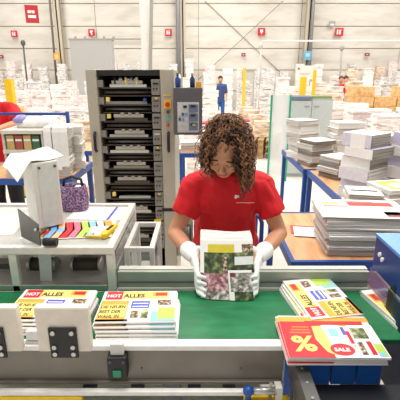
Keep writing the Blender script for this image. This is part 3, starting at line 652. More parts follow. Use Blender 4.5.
# middle piles
pile(1.27, 3.62, .852, .26, .24, [.05, .045, .05, .045], .5, [SHEETSD, SHEETS], 'topmost bluish bundle of the low pile left of tall stacks', 'bundle in the low pile left of the tall stacks', 'bundles in the low pile', [pm('#8fa6cc'), PAPER])
pile(1.2, 4.12, .852, .27, .24, [.045, .07, .05, .06, .04], .45, [SHEETSD, SHEETS], 'topmost bundle of the pile right of nearest-cabinet stack', 'bundle in the pile between low pile and the grey cabinet', 'bundles in the middle pile', jr=.16, jp=.025)
pile(1.17, 4.55, .852, .26, .24, [.07]*6, .4, [SHEETSL, SHEETS], 'topmost bundle of the pile just before the grey cabinet doors', 'bundle in the pile just before the grey cabinet doors', 'bundles before the cabinet', jr=.16, jp=.025)
pile(1.55, 4.3, .852, .28, .24, [.06]*7, .05, [SHEETSL, SHEETS], 'topmost bundle of the white pile behind low pile at right', 'bundle in the white pile farther back on the right table', 'bundles in the white pile farther back', jr=.16, jp=.02)
pile(1.58, 3.75, .852, .28, .24, [.06]*6, .05, [SHEETSL, SHEETS], 'topmost bundle of the pale pile right of low pile', 'bundle in the pale pile right of the low pile', 'bundles in the pale pile')
for x, y, n, l in ((-.12, 4.95, 3, 'small'), (.1, 5.2, 5, 'wide'), (.42, 5.15, 4, 'right')):
    pile(x, y, .852, .26, .22, [.04]*n, .1, [SHEETSL, FAR[3]], 'topmost bundle of the %s pile on the table behind the woman' % l, 'bundle in the %s pile on the table behind the woman' % l, 'bundles in the %s pile behind the woman' % l)
# far left racks and newspapers
rk = thing('booklet_rack', 'pale two tier rack of booklets on the far left table', 'rack', (-1.45, 3.42, .932))
for z in (0, .2, .36): MB().box((-.17, -.16, z), (.17, .16, z+.03), pm('#d9d2c6', .5)).build('board', rk, local=True)
for x in (-.17, .15): MB().box((x, -.15, .03), (x+.02, .16, .36), pm('#c9c2b6')).build('side', rk, local=True)
MB().box((-.15, .14, .03), (.15, .16, .36), pm('#a89f92')).build('back', rk, local=True)
cols = ['#4c525e', '#c9a86a', '#3d6b4c', '#cfb184', '#a8563f', '#d8c9a4', '#5b4a44', '#cfae74']
random.seed(5)
for tier, z, hh in ((0, .964, .15), (1, 1.163, .115)):
    nm = 'lower' if tier == 0 else 'upper'
    for k in range(4):
        b = MB(); w_ = .06; b.box((-w_/2, -.1, 0), (w_/2, .1, hh), pm(cols[(k*3+tier) % 8], .6)); b.box((-w_/2+.004, -.102, hh*.6), (w_/2-.004, -.1, hh*.75), PAPER)
        o = b.build('booklet_pack'); o.location = (-1.557+.07*k, 3.375, z); tag(o, 'pack of booklets standing in the %s tier of the pale rack' % nm, 'booklets', 'booklets in the %s tier' % nm)
k = 0
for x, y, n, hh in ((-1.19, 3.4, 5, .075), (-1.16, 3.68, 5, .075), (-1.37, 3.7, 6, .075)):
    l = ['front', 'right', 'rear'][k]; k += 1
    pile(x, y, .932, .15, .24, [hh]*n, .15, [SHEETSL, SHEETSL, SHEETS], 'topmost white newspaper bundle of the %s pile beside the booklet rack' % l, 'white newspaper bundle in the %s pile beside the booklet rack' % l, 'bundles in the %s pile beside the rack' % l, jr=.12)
for k in range(3):
    x = -1.275+.075*k-.004*k*k; b = MB(); pts = []
    vs = []; fs = []
    prof = [(.14, 1.343), (.0, 1.345), (-.105, 1.338), (-.118, 1.3), (-.12, 1.2), (-.118, 1.1), (-.13, 1.03-.04*k % .07)]
    for off in (0, .006):
        for (yy, zz) in prof: vs += [(x, 3.385+yy-off, zz+off), (x+.06, 3.385+yy-off+.004, zz+off)]
    n = len(prof)
    for i in range(n-1): fs += [(2*i, 2*i+1, 2*i+3, 2*i+2), (2*n+2*i+2, 2*n+2*i+3, 2*n+2*i+1, 2*n+2*i)]
    b.add(vs, fs, PAPER, False)
    tag(b.build('draped_newspaper'), 'white folded newspaper hanging over the front pile, %s of three' % ['leftmost', 'middle', 'rightmost'][k], 'newspaper', 'draped newspapers')
t = thing('wrapped_package', 'white and violet plastic wrapped package on top of the rack', 'package', (-1.4, 3.5, 1.325))
b = MB().loft([((0,0,0), .17, .1), ((0,0,.02), .18, .11), ((.01,0,.06), .16, .1), ((.02,0,.08), .1, .06)], WHITE, 20, 3); b.build('wrap', t, local=True)
MB().loft([((-.13,-.05,.04), .05, .06), ((-.13,-.05,.07), .055, .06), ((-.12,-.04,.1), .03, .03)], pm('#8f8cc4', .4), 16, 2.4).build('violet_flap', t, local=True)
#==PART4==
# ================================================================== BACKGROUND STOCK
random.seed(21)
def stack_mesh(h, w=.42, d=.34):
    b = MB(); z = 0.; k = 0
    while z < h-.03:
        q = min(random.choice([.09, .13, .17, .22]), h-z); ox, oy = random.uniform(-.025, .025), random.uniform(-.025, .025); s = random.uniform(.9, 1.04)
        b.box((-w/2*s+ox, -d/2*s+oy, z), (w/2*s+ox, d/2*s+oy, z+q-.006), None); z += q; k += 1
    return b
protos = {}
placed = []
def far_stack(x, y, h, mat, label, group, base=0.):
    if not base: placed.append((x, y))
    key = (round(h/.12), FAR.index(mat), random.randrange(3))
    if key not in protos:
        b = stack_mesh(max(.2, key[0]*.12)); b.mats = [mat]; o = b.build('paper_stack'); protos[key] = o; tag(o, label, 'paper stack', group)
    else:
        o = protos[key].copy(); COL.objects.link(o); o['label'] = label; o['group'] = group
    o.location = (x, y, base); o.rotation_euler = (0, 0, random.uniform(-.12, .12)); return o
def proj(x, y, z):
    dz = z-CAMZ; fw = y*math.cos(PITCH)-dz*math.sin(PITCH); up = y*math.sin(PITCH)+dz*math.cos(PITCH)
    return 200+F*x/fw, 200-F*up/fw
REG = {'left': ('pale paper stack among the crowded rows left of the tall machine', 'paper stacks left of the tall machine'),
       'mid': ('pale paper stack in the rows behind the woman near the aisle', 'paper stacks behind the woman'),
       'right': ('pale paper stack in the rows far behind the right tables', 'paper stacks behind the right tables'),
       'wall': ('tall pale paper stack in the last row along back wall', 'paper stacks along the back wall')}
cnt = 0
boxes_at = []
for Y, hmin, hmax, st in ((6.3, .75, 1.05, .5), (7.4, .8, 1.15, .5), (8.7, .85, 1.25, .54), (10.2, .9, 1.35, .58), (12.2, 1.2, 1.7, .62), (14.8, 1.4, 1.95, .68), (18.2, 1.6, 2.2, .78), (21.0, 1.8, 2.5, .8)):
    x = -.62*Y
    while x < .62*Y:
        x += st*random.uniform(.82, 1.12)
        yy = Y+random.uniform(-.2, .2); h = random.uniform(hmin, hmax)
        u, v = proj(x, yy, .0); ut, vt = proj(x, yy, h)
        if u < -18 or ut > 418: continue
        if 99 < ut < 168 and Y < 19: continue
        if Y < 8 and (ut < 25): continue
        if 200 < u < 300 and Y < 11 and not (205 < ut < 243 and Y > 7): continue       # the open aisle
        if 176 < u < 300 and Y < 7: continue
        if 286 < u < 345 and 6 < Y < 9: continue                                       # the grey cabinet
        if 330 < u < 420 and 7 < Y < 11.6: continue                                  # pallets and cartons
        if Y > 17 and random.random() < .05: continue
        if 212 < ut < 229 and 14 < Y < 16: continue
        if 334 < ut < 355 and 13 < Y < 16: continue
        if 214 < ut < 227 and 9 < Y < 14 and h > .3: h = min(h, 1.25)
        if 336 < ut < 352 and 9 < Y < 14: h = min(h, 1.15)
        if any(abs(x-px) < .5 and abs(yy-py) < .42 for px, py in placed): continue
        if any(abs(x-at(264-6*i, 100, Y=9.2+1.4*i).x) < .75 and abs(yy-9.2-1.4*i) < .9 for i in range(4)): continue
        if abs(yy-12.5) < .6 and 138 < u < 155: continue
        if abs(yy-20.5) < .35 and ut > 255: continue
        if abs(yy-18.1) < .6 and ut < 125: continue
        r = 'wall' if Y > 17 else ('left' if u < 110 else ('mid' if u < 272 else 'right'))
        mat = random.choices(FAR, [6, 3 if u < 110 else 2, 3, .6])[0]
        far_stack(x, yy, h, mat, *REG[r]); cnt += 1
print('far stacks', cnt)
# things standing on the far stacks at the left: yellow posts
def post(u, v0, v1, Y, label, m=YEL, r=.05):
    a = at(u, v0, Y=Y)
    t = thing('yellow_post', label, 'post', (a.x, Y, 0))
    MB().box((a.x-r, Y-r, 0), (a.x+r, Y+r, a.z), m).build('shaft', t); MB().box((a.x-r*2, Y-r*2, 0), (a.x+r*2, Y+r*2, .02), DGREY).build('foot', t)
post(8.5, 79, 105, 5.8, 'thick yellow post behind the second worker at far left', r=.05)
post(303.5, 77, 98, 10.8, 'yellow post standing under the white notice board', r=.07)
post(315, 70, 90, 11.6, 'thin yellow post right of the white notice board', r=.04)
post(244.5, 68, 92, 14, 'thin yellow post beside the far grey door near centre', r=.045)
# grey double door cabinet
a = at(291, 99, Y=7.0); c = at(334, 99, Y=7.0)
t = thing('storage_cabinet', 'light grey two door storage cabinet behind the right tables', 'cabinet', (a.x, 7, 0))
CBM = pm('#c4cac8', .45)
MB().box((a.x, 7.03, 0), (c.x, 7.5, a.z), pm('#b3bab9', .5)).build('body', t)
mx = (a.x+c.x)/2
for x0, x1 in ((a.x+.01, mx-.005), (mx+.005, c.x-.01)):
    d = MB().box((x0, 7.005, .06), (x1, 7.03, a.z-.03), CBM).build('door', t, bevel=.004)
    xm = x1-.12 if x0 < mx-.1 else x0+.03
    MB().box((xm, 6.995, a.z-.14), (xm+.09, 7.005, a.z-.11), GREY).build('handle', d)
MB().box((a.x-.02, 6.99, a.z-.0), (mx, 7.5, a.z+.04), pm('#6d7f93', .5)).build('blue_tray', t); MB().box((mx, 7.1, a.z), (c.x, 7.5, a.z+.04), pm('#8a9a5a', .6)).build('green_tray', t)
# green edged translucent screen
a = at(271, 95, Y=6.7); c = at(290, 95, Y=6.7)
t = thing('clear_screen', 'translucent white screen with green edges left of the grey cabinet', 'screen', (a.x, 6.7, 0))
GE = pm('#2fa37c', .3)
MB().box((a.x+.03, 6.7, .1), (c.x, 6.71, a.z), SCREEN).build('sheet', t)
for x in (a.x, c.x): MB().box((x, 6.69, .0), (x+.03, 6.72, a.z), GE).build('green_edge', t)
# pallets and cartons at the right
def pallet(label, group):
    t = thing('wooden_pallet', label, 'pallet', group=group)
    for x in (-.52, 0, .52):
        for y in (-.33, 0, .33): MB().box((x-.07, y-.06, .02), (x+.07, y+.06, .11), PWOOD).build('block', t, local=True)
    for k in range(5): MB().box((-.6, -.4+.17*k, .11), (.6, -.4+.17*k+.12, .135), PWOOD).build('deck_board', t, local=True)
    for y in (-.33, 0, .33): MB().box((-.6, y-.05, 0), (.6, y+.05, .02), PWOOD).build('base_board', t, local=True)
    return t
pl = pallet('empty pale wooden pallet in the pallet piles behind right tables', 'stacked pallets')
first = True
for i, (u, Y) in enumerate(((347, 9.6), (372, 8.7), (400, 7.8))):
    p = at(u, 120, Y=Y)
    for k in range(5):
        if first: o = pl; first = False; o.location = (p.x, Y, .001+.137*k); o.rotation_euler = (0, 0, .1)
        else: dup(pl, (p.x, Y, .001+.137*k), .1+random.uniform(-.05, .05))
for i, (u, Y) in enumerate(((347, 9.6), (372, 8.7), (400, 7.8))):
    p = at(u, 120, Y=Y)
    for dx, dy in ((-.36, -.15), (.1, -.15), (.48, -.12), (-.3, .22), (.2, .22)):
        h = random.uniform(.25, .5)
        if i == 0 and dx > -.3: h *= .7
        far_stack(p.x+dx, Y+dy, h, random.choice(FAR[:3]), 'pale paper stack standing on the wooden pallet piles behind right tables', 'paper stacks on the pallet piles', .69)
CART = ramp_mat('carton', [(.3, '#cf9a5e'), (.5, '#e6b87e'), (.7, '#eec793')], (4, 4, 4), 3, .8, 20)
b = MB(); b.box((-.28, -.2, 0), (.28, .2, .24), CART); b.box((-.28, -.025, .2401), (.28, .025, .242), pm('#d9b98a')); cb = b.build('carton'); fc = True
for i in range(4):
    Y = 10.7; p = at(360, 100, Y=Y)
    for k in range([6, 5, 6, 4][i]):
        if fc: o = cb; fc = False; tag(o, 'orange brown carton in the carton wall behind the pallet piles', 'carton', 'orange brown cartons')
        else: o = cb.copy(); COL.objects.link(o)
        o.location = (p.x+i*.58, Y+random.uniform(-.03, .03), .245*k); o.rotation_euler = (0, 0, random.uniform(-.05, .05))
for i, (u, Y, n) in enumerate(((3, 7.2, 5), (-34, 7.2, 5))):
    p = at(u, 95, Y=Y)
    for k in range(n):
        o = cb.copy(); COL.objects.link(o); o['label'] = 'orange brown carton piled at far left beside the yellow post'; o['group'] = 'cartons at far left'
        o.location = (p.x, Y, .245*k); o.rotation_euler = (0, 0, .05*k)
# pallets along the aisle (brown row behind the woman)
for i in range(4):
    Y = 9.2+1.4*i; p = at(264-6*i, 108-4*i, Y=Y)
    for k in range(3):
        o = dup(pl, (p.x, Y, .001+.137*k), 1.35, 'wooden pallet in the low row along the aisle behind the woman'); o['group'] = 'pallets along the aisle'
    far_stack(p.x, Y, .36, FAR[3], 'tan bundle pile lying on the pallet row along the aisle', 'bundles on the aisle pallets', .415)
# red print stacks behind the hair
for (u, v, Y) in ((212, 112, 6.9), (226, 108, 8.2), (240, 113, 7.3)):
    p = at(u, v, Y=Y); o = MB().box((-.17, -.12, 0), (.17, .12, .03), pm('#c9384a')).build('red_flyer_pack')
    st = far_stack(p.x, Y, 1.0, FAR[0], 'white stack carrying a red flyer pack behind the womans head', 'stacks with red packs')
    hz = max(q.co.z for q in st.data.vertices); o.location = (p.x, Y, hz+.001)
    tag(o, 'red flyer pack lying on a white stack behind the womans head', 'flyer pack', 'red flyer packs')
# far grey door
p = at(248.5, 80, Y=16)
t = thing('locker', 'narrow grey locker beside the thin yellow post, far back', 'locker', (p.x, 16, 0)); MB().box((p.x-.22, 16, 0), (p.x+.22, 16.4, 1.9), GREY).build('body', t); MB().box((p.x-.19, 15.98, .1), (p.x+.19, 16, 1.85), LGREY).build('door', t)
#==PART5==
# ================================================================== PEOPLE
SKIN = pm('#d09471', .5, var=.03, scale=14); LIPS = pm('#b8685c', .45); SHIRT = pm('#d3091a', .75, var=.05, scale=9); GLOVE = pm('#eef1ee', .7, var=.04, scale=60, bump=.2)
NAVYC = pm('#20242e', .8); SHOE = pm('#2a2a2c', .6); BROW = pm('#33221a', .7)
H_D = pm('#2e1a0d', .45); H_M = pm('#5a371e', .45); H_L = pm('#95653b', .45)
def V(*a): return Vector(a)
def limb(b, pts, rs, m):
    for i in range(len(pts)-1): b.capsule(pts[i], pts[i+1], rs[i], rs[i+1], m)
def head_shape(b, M, m):
    S = lambda c, r: b.ell(c, r, m, M, 20, 12)
    S((0, .012, .036), (.074, .092, .086)); S((0, -.03, -.03), (.058, .058, .088)); S((0, -.046, -.088), (.034, .03, .028))
    for s in (-1, 1):
        S((s*.034, -.058, -.034), (.027, .027, .03)); S((s*.045, -.02, -.065), (.022, .035, .03)); S((s*.031, -.074, .0), (.017, .016, .013)); S((s*.073, .005, -.02), (.011, .02, .031))
        S((s*.012, -.1, -.034), (.009, .01, .008))
    P = lambda *a: M @ Vector(a)
    b.capsule(P(0, -.082, .008), P(0, -.107, -.03), .009, .0115, m); b.capsule(P(-.032, -.077, .02), P(.032, -.077, .02), .013, .013, m)
    b.capsule(P(-.016, -.086, -.058), P(.016, -.086, -.058), .008, .008, m); b.capsule(P(-.013, -.085, -.069), P(.013, -.085, -.069), .0085, .0085, m)
def hand(b, wrist, kn, side, up, fwd_pts, m, r=.0092):
    """palm from wrist to the knuckle line, four fingers through fwd_pts (offsets), thumb from the palm's side"""
    pass
# ------------------------------------------------------------------ woman
CX = .135
wm = thing('person', 'woman with curly brown hair, red t-shirt and white gloves holding flyers at conveyor', 'person', (CX, 1.98, 0))
HM = Matrix.Translation((.115, 1.782, 1.428)) @ Matrix.Rotation(math.radians(-11), 4, 'Z') @ Matrix.Rotation(math.radians(5), 4, 'Y') @ Matrix.Rotation(math.radians(34), 4, 'X') @ Matrix.Scale(1.03, 4)
SL, SR = V(-.018, 1.9, 1.235), V(.292, 1.9, 1.235)
EL, ER = V(-.125, 1.85, 1.0), V(.398, 1.85, 1.0)
WL, WR = V(-.034, 1.63, .985), V(.272, 1.63, .985)
b = MB()
b.loft([((CX, 2.0, .78), .155, .105), ((CX, 2.0, .86), .165, .112), ((CX, 1.99, .95), .145, .098), ((CX, 1.965, 1.03), .13, .09), ((CX, 1.935, 1.13), .14, .1), ((CX, 1.915, 1.2), .15, .1), ((CX, 1.905, 1.265), .13, .075), ((CX, 1.897, 1.3), .075, .06)], SKIN)
b.capsule((CX, 1.9, 1.27), (.12, 1.852, 1.39), .055, .05, SKIN)
head_shape(b, HM, SKIN)
for S_, E_, W_ in ((SL, EL, WL), (SR, ER, WR)):
    b.capsule(V(CX, 1.905, 1.25), S_, .06, .054, SKIN); limb(b, [S_, S_.lerp(E_, .5), E_], [.052, .044, .037], SKIN)
    limb(b, [E_, E_.lerp(W_, .35), W_], [.037, .038, .025], SKIN); b.capsule(W_, W_+(W_-E_).normalized()*.05, .024, .024, SKIN)
for s in (-1, 1): limb(b, [V(CX+s*.085, 2.0, .82), V(CX+s*.09, 1.98, .48), V(CX+s*.09, 2.02, .09), V(CX+s*.095, 1.93, .045)], [.085, .055, .038, .035], SKIN)
HMi = HM.inverted()
def facemat(c):
    q = HMi @ c
    return 1 if abs(q.x) < .026-.9*abs(q.z+.063) and q.y < -.086 and -.079 < q.z < -.05 else 0
b.merged('body', wm, .0052, 5, mats=[SKIN, LIPS], matfn=facemat)
P = lambda *a: HM @ Vector(a)
for s in (-1, 1):
    MB().ell((s*.031, -.0775, -.003), (.0135, .0125, .0105), pm('#efe9e4', .3), HM, 14, 8).build('eye', wm)
    MB().tube([P(s*(.031+.016*t), -.0885+.006*t*t, -.0075+.004*t*t) for t in (-1, -.5, 0, .5, 1)], [.0014, .0024, .0028, .0024, .0014], BROW, 6).build('eyelashes', wm)
    MB().ell((s*.031, -.0795, .0015), (.0155, .0125, .0095), SKIN, HM, 14, 8).build('eyelid', wm)
    MB().tube([P(s*(.032+.02*t), -.0925+.010*t*t+.003*s*0, .024-.005*t*t) for t in (-1, -.5, 0, .5, 1)], [.0018, .003, .0034, .003, .0015], BROW, 6).build('eyebrow', wm)
# t-shirt
def cloth(amp, sc_, seed):
    o = Vector((seed, seed*2.1, 0))
    return lambda p, n: amp*noise.noise(Vector((p.x*sc_, p.y*sc_, p.z*sc_*.55))+o)+amp*.5*noise.noise(Vector((p.x*sc_*2.3+p.z*9, p.y*sc_*2, p.z*sc_))+o)
b = MB()
b.loft([((CX, 2.0, .80), .178, .128), ((CX, 1.995, .88), .18, .128), ((CX, 1.975, .98), .158, .115), ((CX, 1.955, 1.05), .15, .11), ((CX, 1.928, 1.13), .158, .12), ((CX, 1.908, 1.195), .165, .12), ((CX, 1.9, 1.26), .145, .095), ((CX, 1.893, 1.298), .092, .078), ((CX-.004, 1.888, 1.312), .072, .064)], SHIRT, 32)
for s in (-1, 1): b.ell((CX+s*.066, 1.862, 1.165), (.078, .06, .08), SHIRT)
for S_, E_ in ((SL, EL), (SR, ER)):
    b.capsule(V(CX, 1.9, 1.245), S_, .074, .069, SHIRT); b.tube([S_, S_.lerp(E_, .3), S_.lerp(E_, .6)], [.069, .068, .07], SHIRT, 18)
wr = cloth(.017, 14, 3.)
shirt = b.merged('t_shirt', wm, .006, 5, disp=lambda p, n: wr(p, n)*(.4 if p.z > 1.27 else 1))
wrl = [v.co+wm.location for v in shirt.data.vertices]
def on_shirt(u, v):
    d = at(u, v, Y=1.8); best = None
    for q in wrl:
        if (q-d).length < .15:
            pu, pv = 200+F*q.x/(q.y*math.cos(PITCH)-(q.z-CAMZ)*math.sin(PITCH)), None
            pu, pv = proj(q.x, q.y, q.z)
            e = (pu-u)**2+(pv-v)**2+q.y*3
            if best is None or e < best[0]: best = (e, q)
    return best[1]
lg = on_shirt(237, 197); l2 = on_shirt(249, 202)
b = MB(); b.box((lg.x-.012, lg.y-.006, lg.z-.008), (lg.x-.002, lg.y+.004, lg.z+.008), WHITE); b.box((lg.x, lg.y-.006, lg.z-.004), (lg.x+.008, lg.y+.004, lg.z+.006), WHITE); b.build('chest_emblem', wm)
MB().tube([on_shirt(u, 202.5)+V(0, -.004, 0) for u in (236, 242, 248, 254)], .0016, pm('#f3c9b8'), 6).build('chest_print_line', wm)
# trousers and shoes
b = MB(); b.loft([((CX, 2.0, .76), .168, .118), ((CX, 2.0, .86), .172, .12), ((CX, 1.99, .93), .155, .108)], NAVYC)
for s in (-1, 1): limb(b, [V(CX+s*.085, 2.0, .8), V(CX+s*.09, 1.98, .48), V(CX+s*.09, 2.02, .08)], [.093, .066, .055], NAVYC)
b.merged('trousers', wm, .009, 4)
for s in (-1, 1):
    x = CX+s*.095
    MB().loft([((x, 1.95, .0), .048, .13), ((x, 1.95, .025), .05, .132), ((x, 1.96, .06), .045, .115), ((x, 2.0, .085), .04, .06)], SHOE, 20).build('shoe', wm)
# flyers in her hands ------------------------------------------------
TH = math.radians(33); CO, SI = math.cos(TH), math.sin(TH); BX = .112; BW = .222
def leaf(name, k, h, matfn, w=BW, cx=BX, rz=0., y0=1.438, th=.0052, bul=.018, nx=14, nz=14, mats=None, top=0., sag=.0):
    b = MB(); b.mats = mats
    vs = []; fs = []; ms = []
    for lay in (0, 1):
        for j in range(nz+1):
            for i in range(nx+1):
                s = (i/nx-.5); t = j/nz
                x = s*w; bulge = -bul*(1-4*s*s)*(1-.75*t)
                L = t*h+top*math.sin(s*5+k)*t
                yy = y0+k*.0059/CO+bulge+L*SI+lay*th/CO; zz = .8835+L*CO
                c, q = math.cos(rz), math.sin(rz)
                vs.append(V(cx+x*c-(L-h/2)*q*.8, yy+x*q*.3, zz))
    N = (nx+1)*(nz+1)
    for j in range(nz):
        for i in range(nx):
            a = j*(nx+1)+i; fs.append([a, a+1, a+nx+2, a+nx+1]); ms.append(matfn((i+.5)/nx, (j+.5)/nz)); fs.append([N+a+nx+1, N+a+nx+2, N+a+1, N+a]); ms.append(0)
    for i in range(nx):
        fs.append([N+i, N+i+1, i+1, i]); a = nz*(nx+1)+i; fs.append([a, a+1, N+a+1, N+a]); ms += [0, 0]
    for j in range(nz):
        a = j*(nx+1); fs.append([a, a+nx+1, N+a+nx+1, N+a]); a += nx; fs.append([N+a, N+a+nx+1, a+nx+1, a]); ms += [0, 0]
    zmin = min(q.z for q in vs)
    for q in vs: q.z += .8835-zmin
    b.v = vs; b.f = fs; b.m = ms; b.sm = [False]*len(fs)
    return b.build(name)
PG = ramp_mat('held_print_green', [(.35, '#1d2716'), (.52, '#43552e'), (.72, '#a3a878')], (26, 26, 26), 1.5, .5, 0)
PD = ramp_mat('held_print_grey', [(.35, '#4a463f'), (.5, '#8f8b83'), (.65, '#e0ddd6')], (40, 40, 40), 1.5, .5, 0)
PP = ramp_mat('held_print_plum', [(.35, '#6d3a48'), (.5, '#a8707a'), (.65, '#d8c0bc')], (40, 40, 40), 1.5, .5, 0)
MATS = [PAPER, pm('#d9c83a'), PG, PP, PD, PICB, pm('#dfe5e0'), pm('#7a2a30')]
def cov(u, v):
    if v > .93: return 0
    if v > .82: return 1 if u > .12 and u < .62 else (5 if u > .78 and v < .9 else 0)
    if v > .42:
        if u < .06: return 0
        if .5 < v < .74 and u > .62: return 6 if v > .6 else 2
        if .42 < u < .5 and v < .68: return 5
        return 2
    if v > .12: return 3 if u < .5 else 4
    return 4 if u < .8 else 6
random.seed(2)
tag(leaf('held_flyer', 0, .238, cov, mats=MATS), 'front flyer with green picture of the bundle in the womans gloved hands', 'flyer', 'flyers in the womans hands')
for k in range(1, 12):
    tag(leaf('held_flyer', k, .243+.004*math.sin(k*2.1)+.0004*k, lambda u, v: 0, cx=BX+random.uniform(-.003, .003), w=BW-.004, rz=random.uniform(-.012, .012), mats=[PAPER], nx=10, nz=5, top=.004), 'white inner flyer of the bundle in the womans gloved hands', 'flyer', 'flyers in the womans hands')
def cov2(u, v):
    if u < .08 or v > .93: return 0
    if v < .3: return 2 if u > .2 else 0
    if v > .8 and u < .3: return 7
    return 4
tag(leaf('loose_flyer', -1.6, .118, cov2, w=.098, cx=.166, rz=.06, y0=1.43, bul=.004, mats=MATS, th=.003), 'loose grey folded flyer in front at lower right of the held bundle', 'flyer', 'flyers in the womans hands')
# gloves ----------------------------------------------------------------
def glove(side):
    W_, E_ = (WL, EL) if side < 0 else (WR, ER)
    X = lambda d: BX+side*(BW/2+d)           # d metres outside the bundle's edge
    b = MB(); dirn = (W_-E_).normalized()
    limb(b, [W_-dirn*.045, W_-dirn*.01, W_+dirn*.015], [.042, .038, .032], GLOVE)
    kn = [V(X(.016), 1.535-.004*i, .985-.0215*i) for i in range(4)]
    palm0 = W_+dirn*.01
    for i in range(4): b.capsule(palm0+V(0, 0, .018-.012*i), kn[i], .017, .0135, GLOVE)
    ln = [.92, 1.0, .96, .8]
    for i in range(4):
        k = kn[i]; l = ln[i]; z = k.z
        p1 = V(X(.0135), k.y-.042*l, z-.014*l)
        p2 = V(X(.006), p1.y-.026*l, p1.z-.01)
        yf = 1.438+(p2.z-.8835)*SI/CO-.013      # in front of the cover
        p2.y = min(p2.y, yf+.016)
        p3 = V(X(-.02*l), yf-.001, p2.z-.008)
        limb(b, [k, p1, p2, p3], [.0125, .0108, .0098, .0082], GLOVE)
    yb = 1.438+12*.0059/CO+(1.0-.8835)*SI/CO
    limb(b, [palm0+V(-side*.004, -.012, .012), V(X(.012), yb+.025, 1.018), V(X(-.012), yb+.013, 1.026), V(X(-.035), yb+.012, 1.024)], [.018, .0135, .0115, .0095], GLOVE)
    b.merged('glove', wm, .0034, 3)
glove(-1); glove(1)
# curly hair -------------------------------------------------------------
random.seed(9)
hb = MB(); hb.ell((0, .0235, .05), (.082, .0925, .083), H_D, HM, 24, 14)
hb.ell((0, .05, -.005), (.08, .07, .085), H_D, HM, 20, 12)
roots = []
while len(roots) < 900:
    z = random.uniform(-.75, 1); a = random.uniform(0, 2*PI); r = math.sqrt(max(0, 1-z*z)); d = V(r*math.cos(a), r*math.sin(a), z)
    if d.y < -.12 and d.z < .5+.2*(abs(d.x) < .25): # bare face
        if not (abs(d.x) > .72 and d.z > -.1): continue
    if d.z < -.1 and d.y < .05: continue
    roots.append(d)
for d in roots:
    p0 = HM @ V(d.x*.077, .014+d.y*.093, .04+d.z*.084)
    nrm = (HM.to_3x3() @ d).normalized()
    if d.y < .1 and d.z < .95:                      # parted to both sides of the face
        s = 1 if d.x > -.04 else -1
        side = (HM.to_3x3() @ V(s, .25, 0)).normalized(); nrm = (nrm*.5+side*.75).normalized()
    L = random.uniform(.1, .2) if d.x > 0 else random.uniform(.08, .15)
    off = random.uniform(.004, .04)*(1.05 if d.x > 0 else .8); hr = random.uniform(.005, .0095); turns = random.uniform(4.5, 7.5)*(L/.17); ph = random.uniform(0, 6.28); sgn = random.choice((-1, 1))
    ax = nrm.cross(V(0, 0, 1)); ax = ax.normalized() if ax.length > .1 else V(1, 0, 0)
    pts = []; n = 34
    for i in range(n):
        t = i/(n-1); q = p0+nrm*off*(1-math.exp(-3.2*t))*1.35+V(0, 0, -1)*L*(t**1.45)+ V(0, -.012*t, .018*math.sin(PI*min(1, t*2.2)))
        e = min(1, t*6); ang = ph+sgn*turns*2*PI*t
        pts.append(q+(nrm*math.cos(ang)+ax*math.sin(ang))*hr*e)
    # keep the face free and stop above the shoulders
    if any((lambda q: q.y < -.075 and abs(q.x) < .052 and -.14 < q.z < .05)(HMi @ q) for q in pts): continue
    top = max(q.z for q in pts)
    m = random.choices([H_D, H_M, H_L], [3, 5, 3.5])[0]
    hb.tube(pts, [.0033*(1-.55*abs(i/(n-1)-.3)) for i in range(n)], m, 5)
for k in range(260):
    d = random.choice(roots); q = HM @ V(d.x*.105, .012+d.y*.115, .045+d.z*.1); nrm = (HM.to_3x3() @ d).normalized()
    q += V(0, 0, -random.uniform(0, .1)*(1 if d.z < .6 else 0)); pts = []; ph = random.uniform(0, 6.28); a1 = nrm.cross(V(.3, .2, 1)).normalized(); a2 = nrm.cross(a1)
    for i in range(14):
        t = i/13; pts.append(q+nrm*(.0+.035*t)+V(0, 0, -.03*t*t)+(a1*math.cos(ph+t*9)+a2*math.sin(ph+t*9))*.009)
    if any((lambda q: q.y < -.06 and abs(q.x) < .06 and -.15 < q.z < .06)(HMi @ q) for q in pts): continue
    hb.tube(pts, .0013, random.choice([H_M, H_L, H_L]), 3)
hb.build('hair', wm)
# ------------------------------------------------------------------ second worker at far left
w2 = thing('person', 'second worker in red t-shirt cut by left edge, reaching over the rack', 'person', (-2.06, 4.1, 0))
C2 = -2.06
H2 = Matrix.Translation((C2+.02, 4.02, 1.62)) @ Matrix.Rotation(math.radians(10), 4, 'Z') @ Matrix.Rotation(math.radians(22), 4, 'X')
S2a, S2b = V(C2+.19, 4.07, 1.42), V(C2-.19, 4.07, 1.42)
E2a, E2b = V(-1.76, 3.93, 1.30), V(C2-.27, 3.95, 1.16)
W2a, W2b = V(-1.84, 3.64, 1.275), V(C2-.12, 3.72, 1.12)
b = MB()
b.loft([((C2, 4.12, .85), .16, .11), ((C2, 4.11, .98), .15, .1), ((C2, 4.09, 1.15), .15, .11), ((C2, 4.07, 1.32), .17, .11), ((C2, 4.07, 1.44), .13, .08), ((C2, 4.06, 1.48), .07, .06)], SKIN)
b.capsule((C2, 4.06, 1.44), (C2+.01, 4.04, 1.57), .058, .052, SKIN); head_shape(b, H2, SKIN)
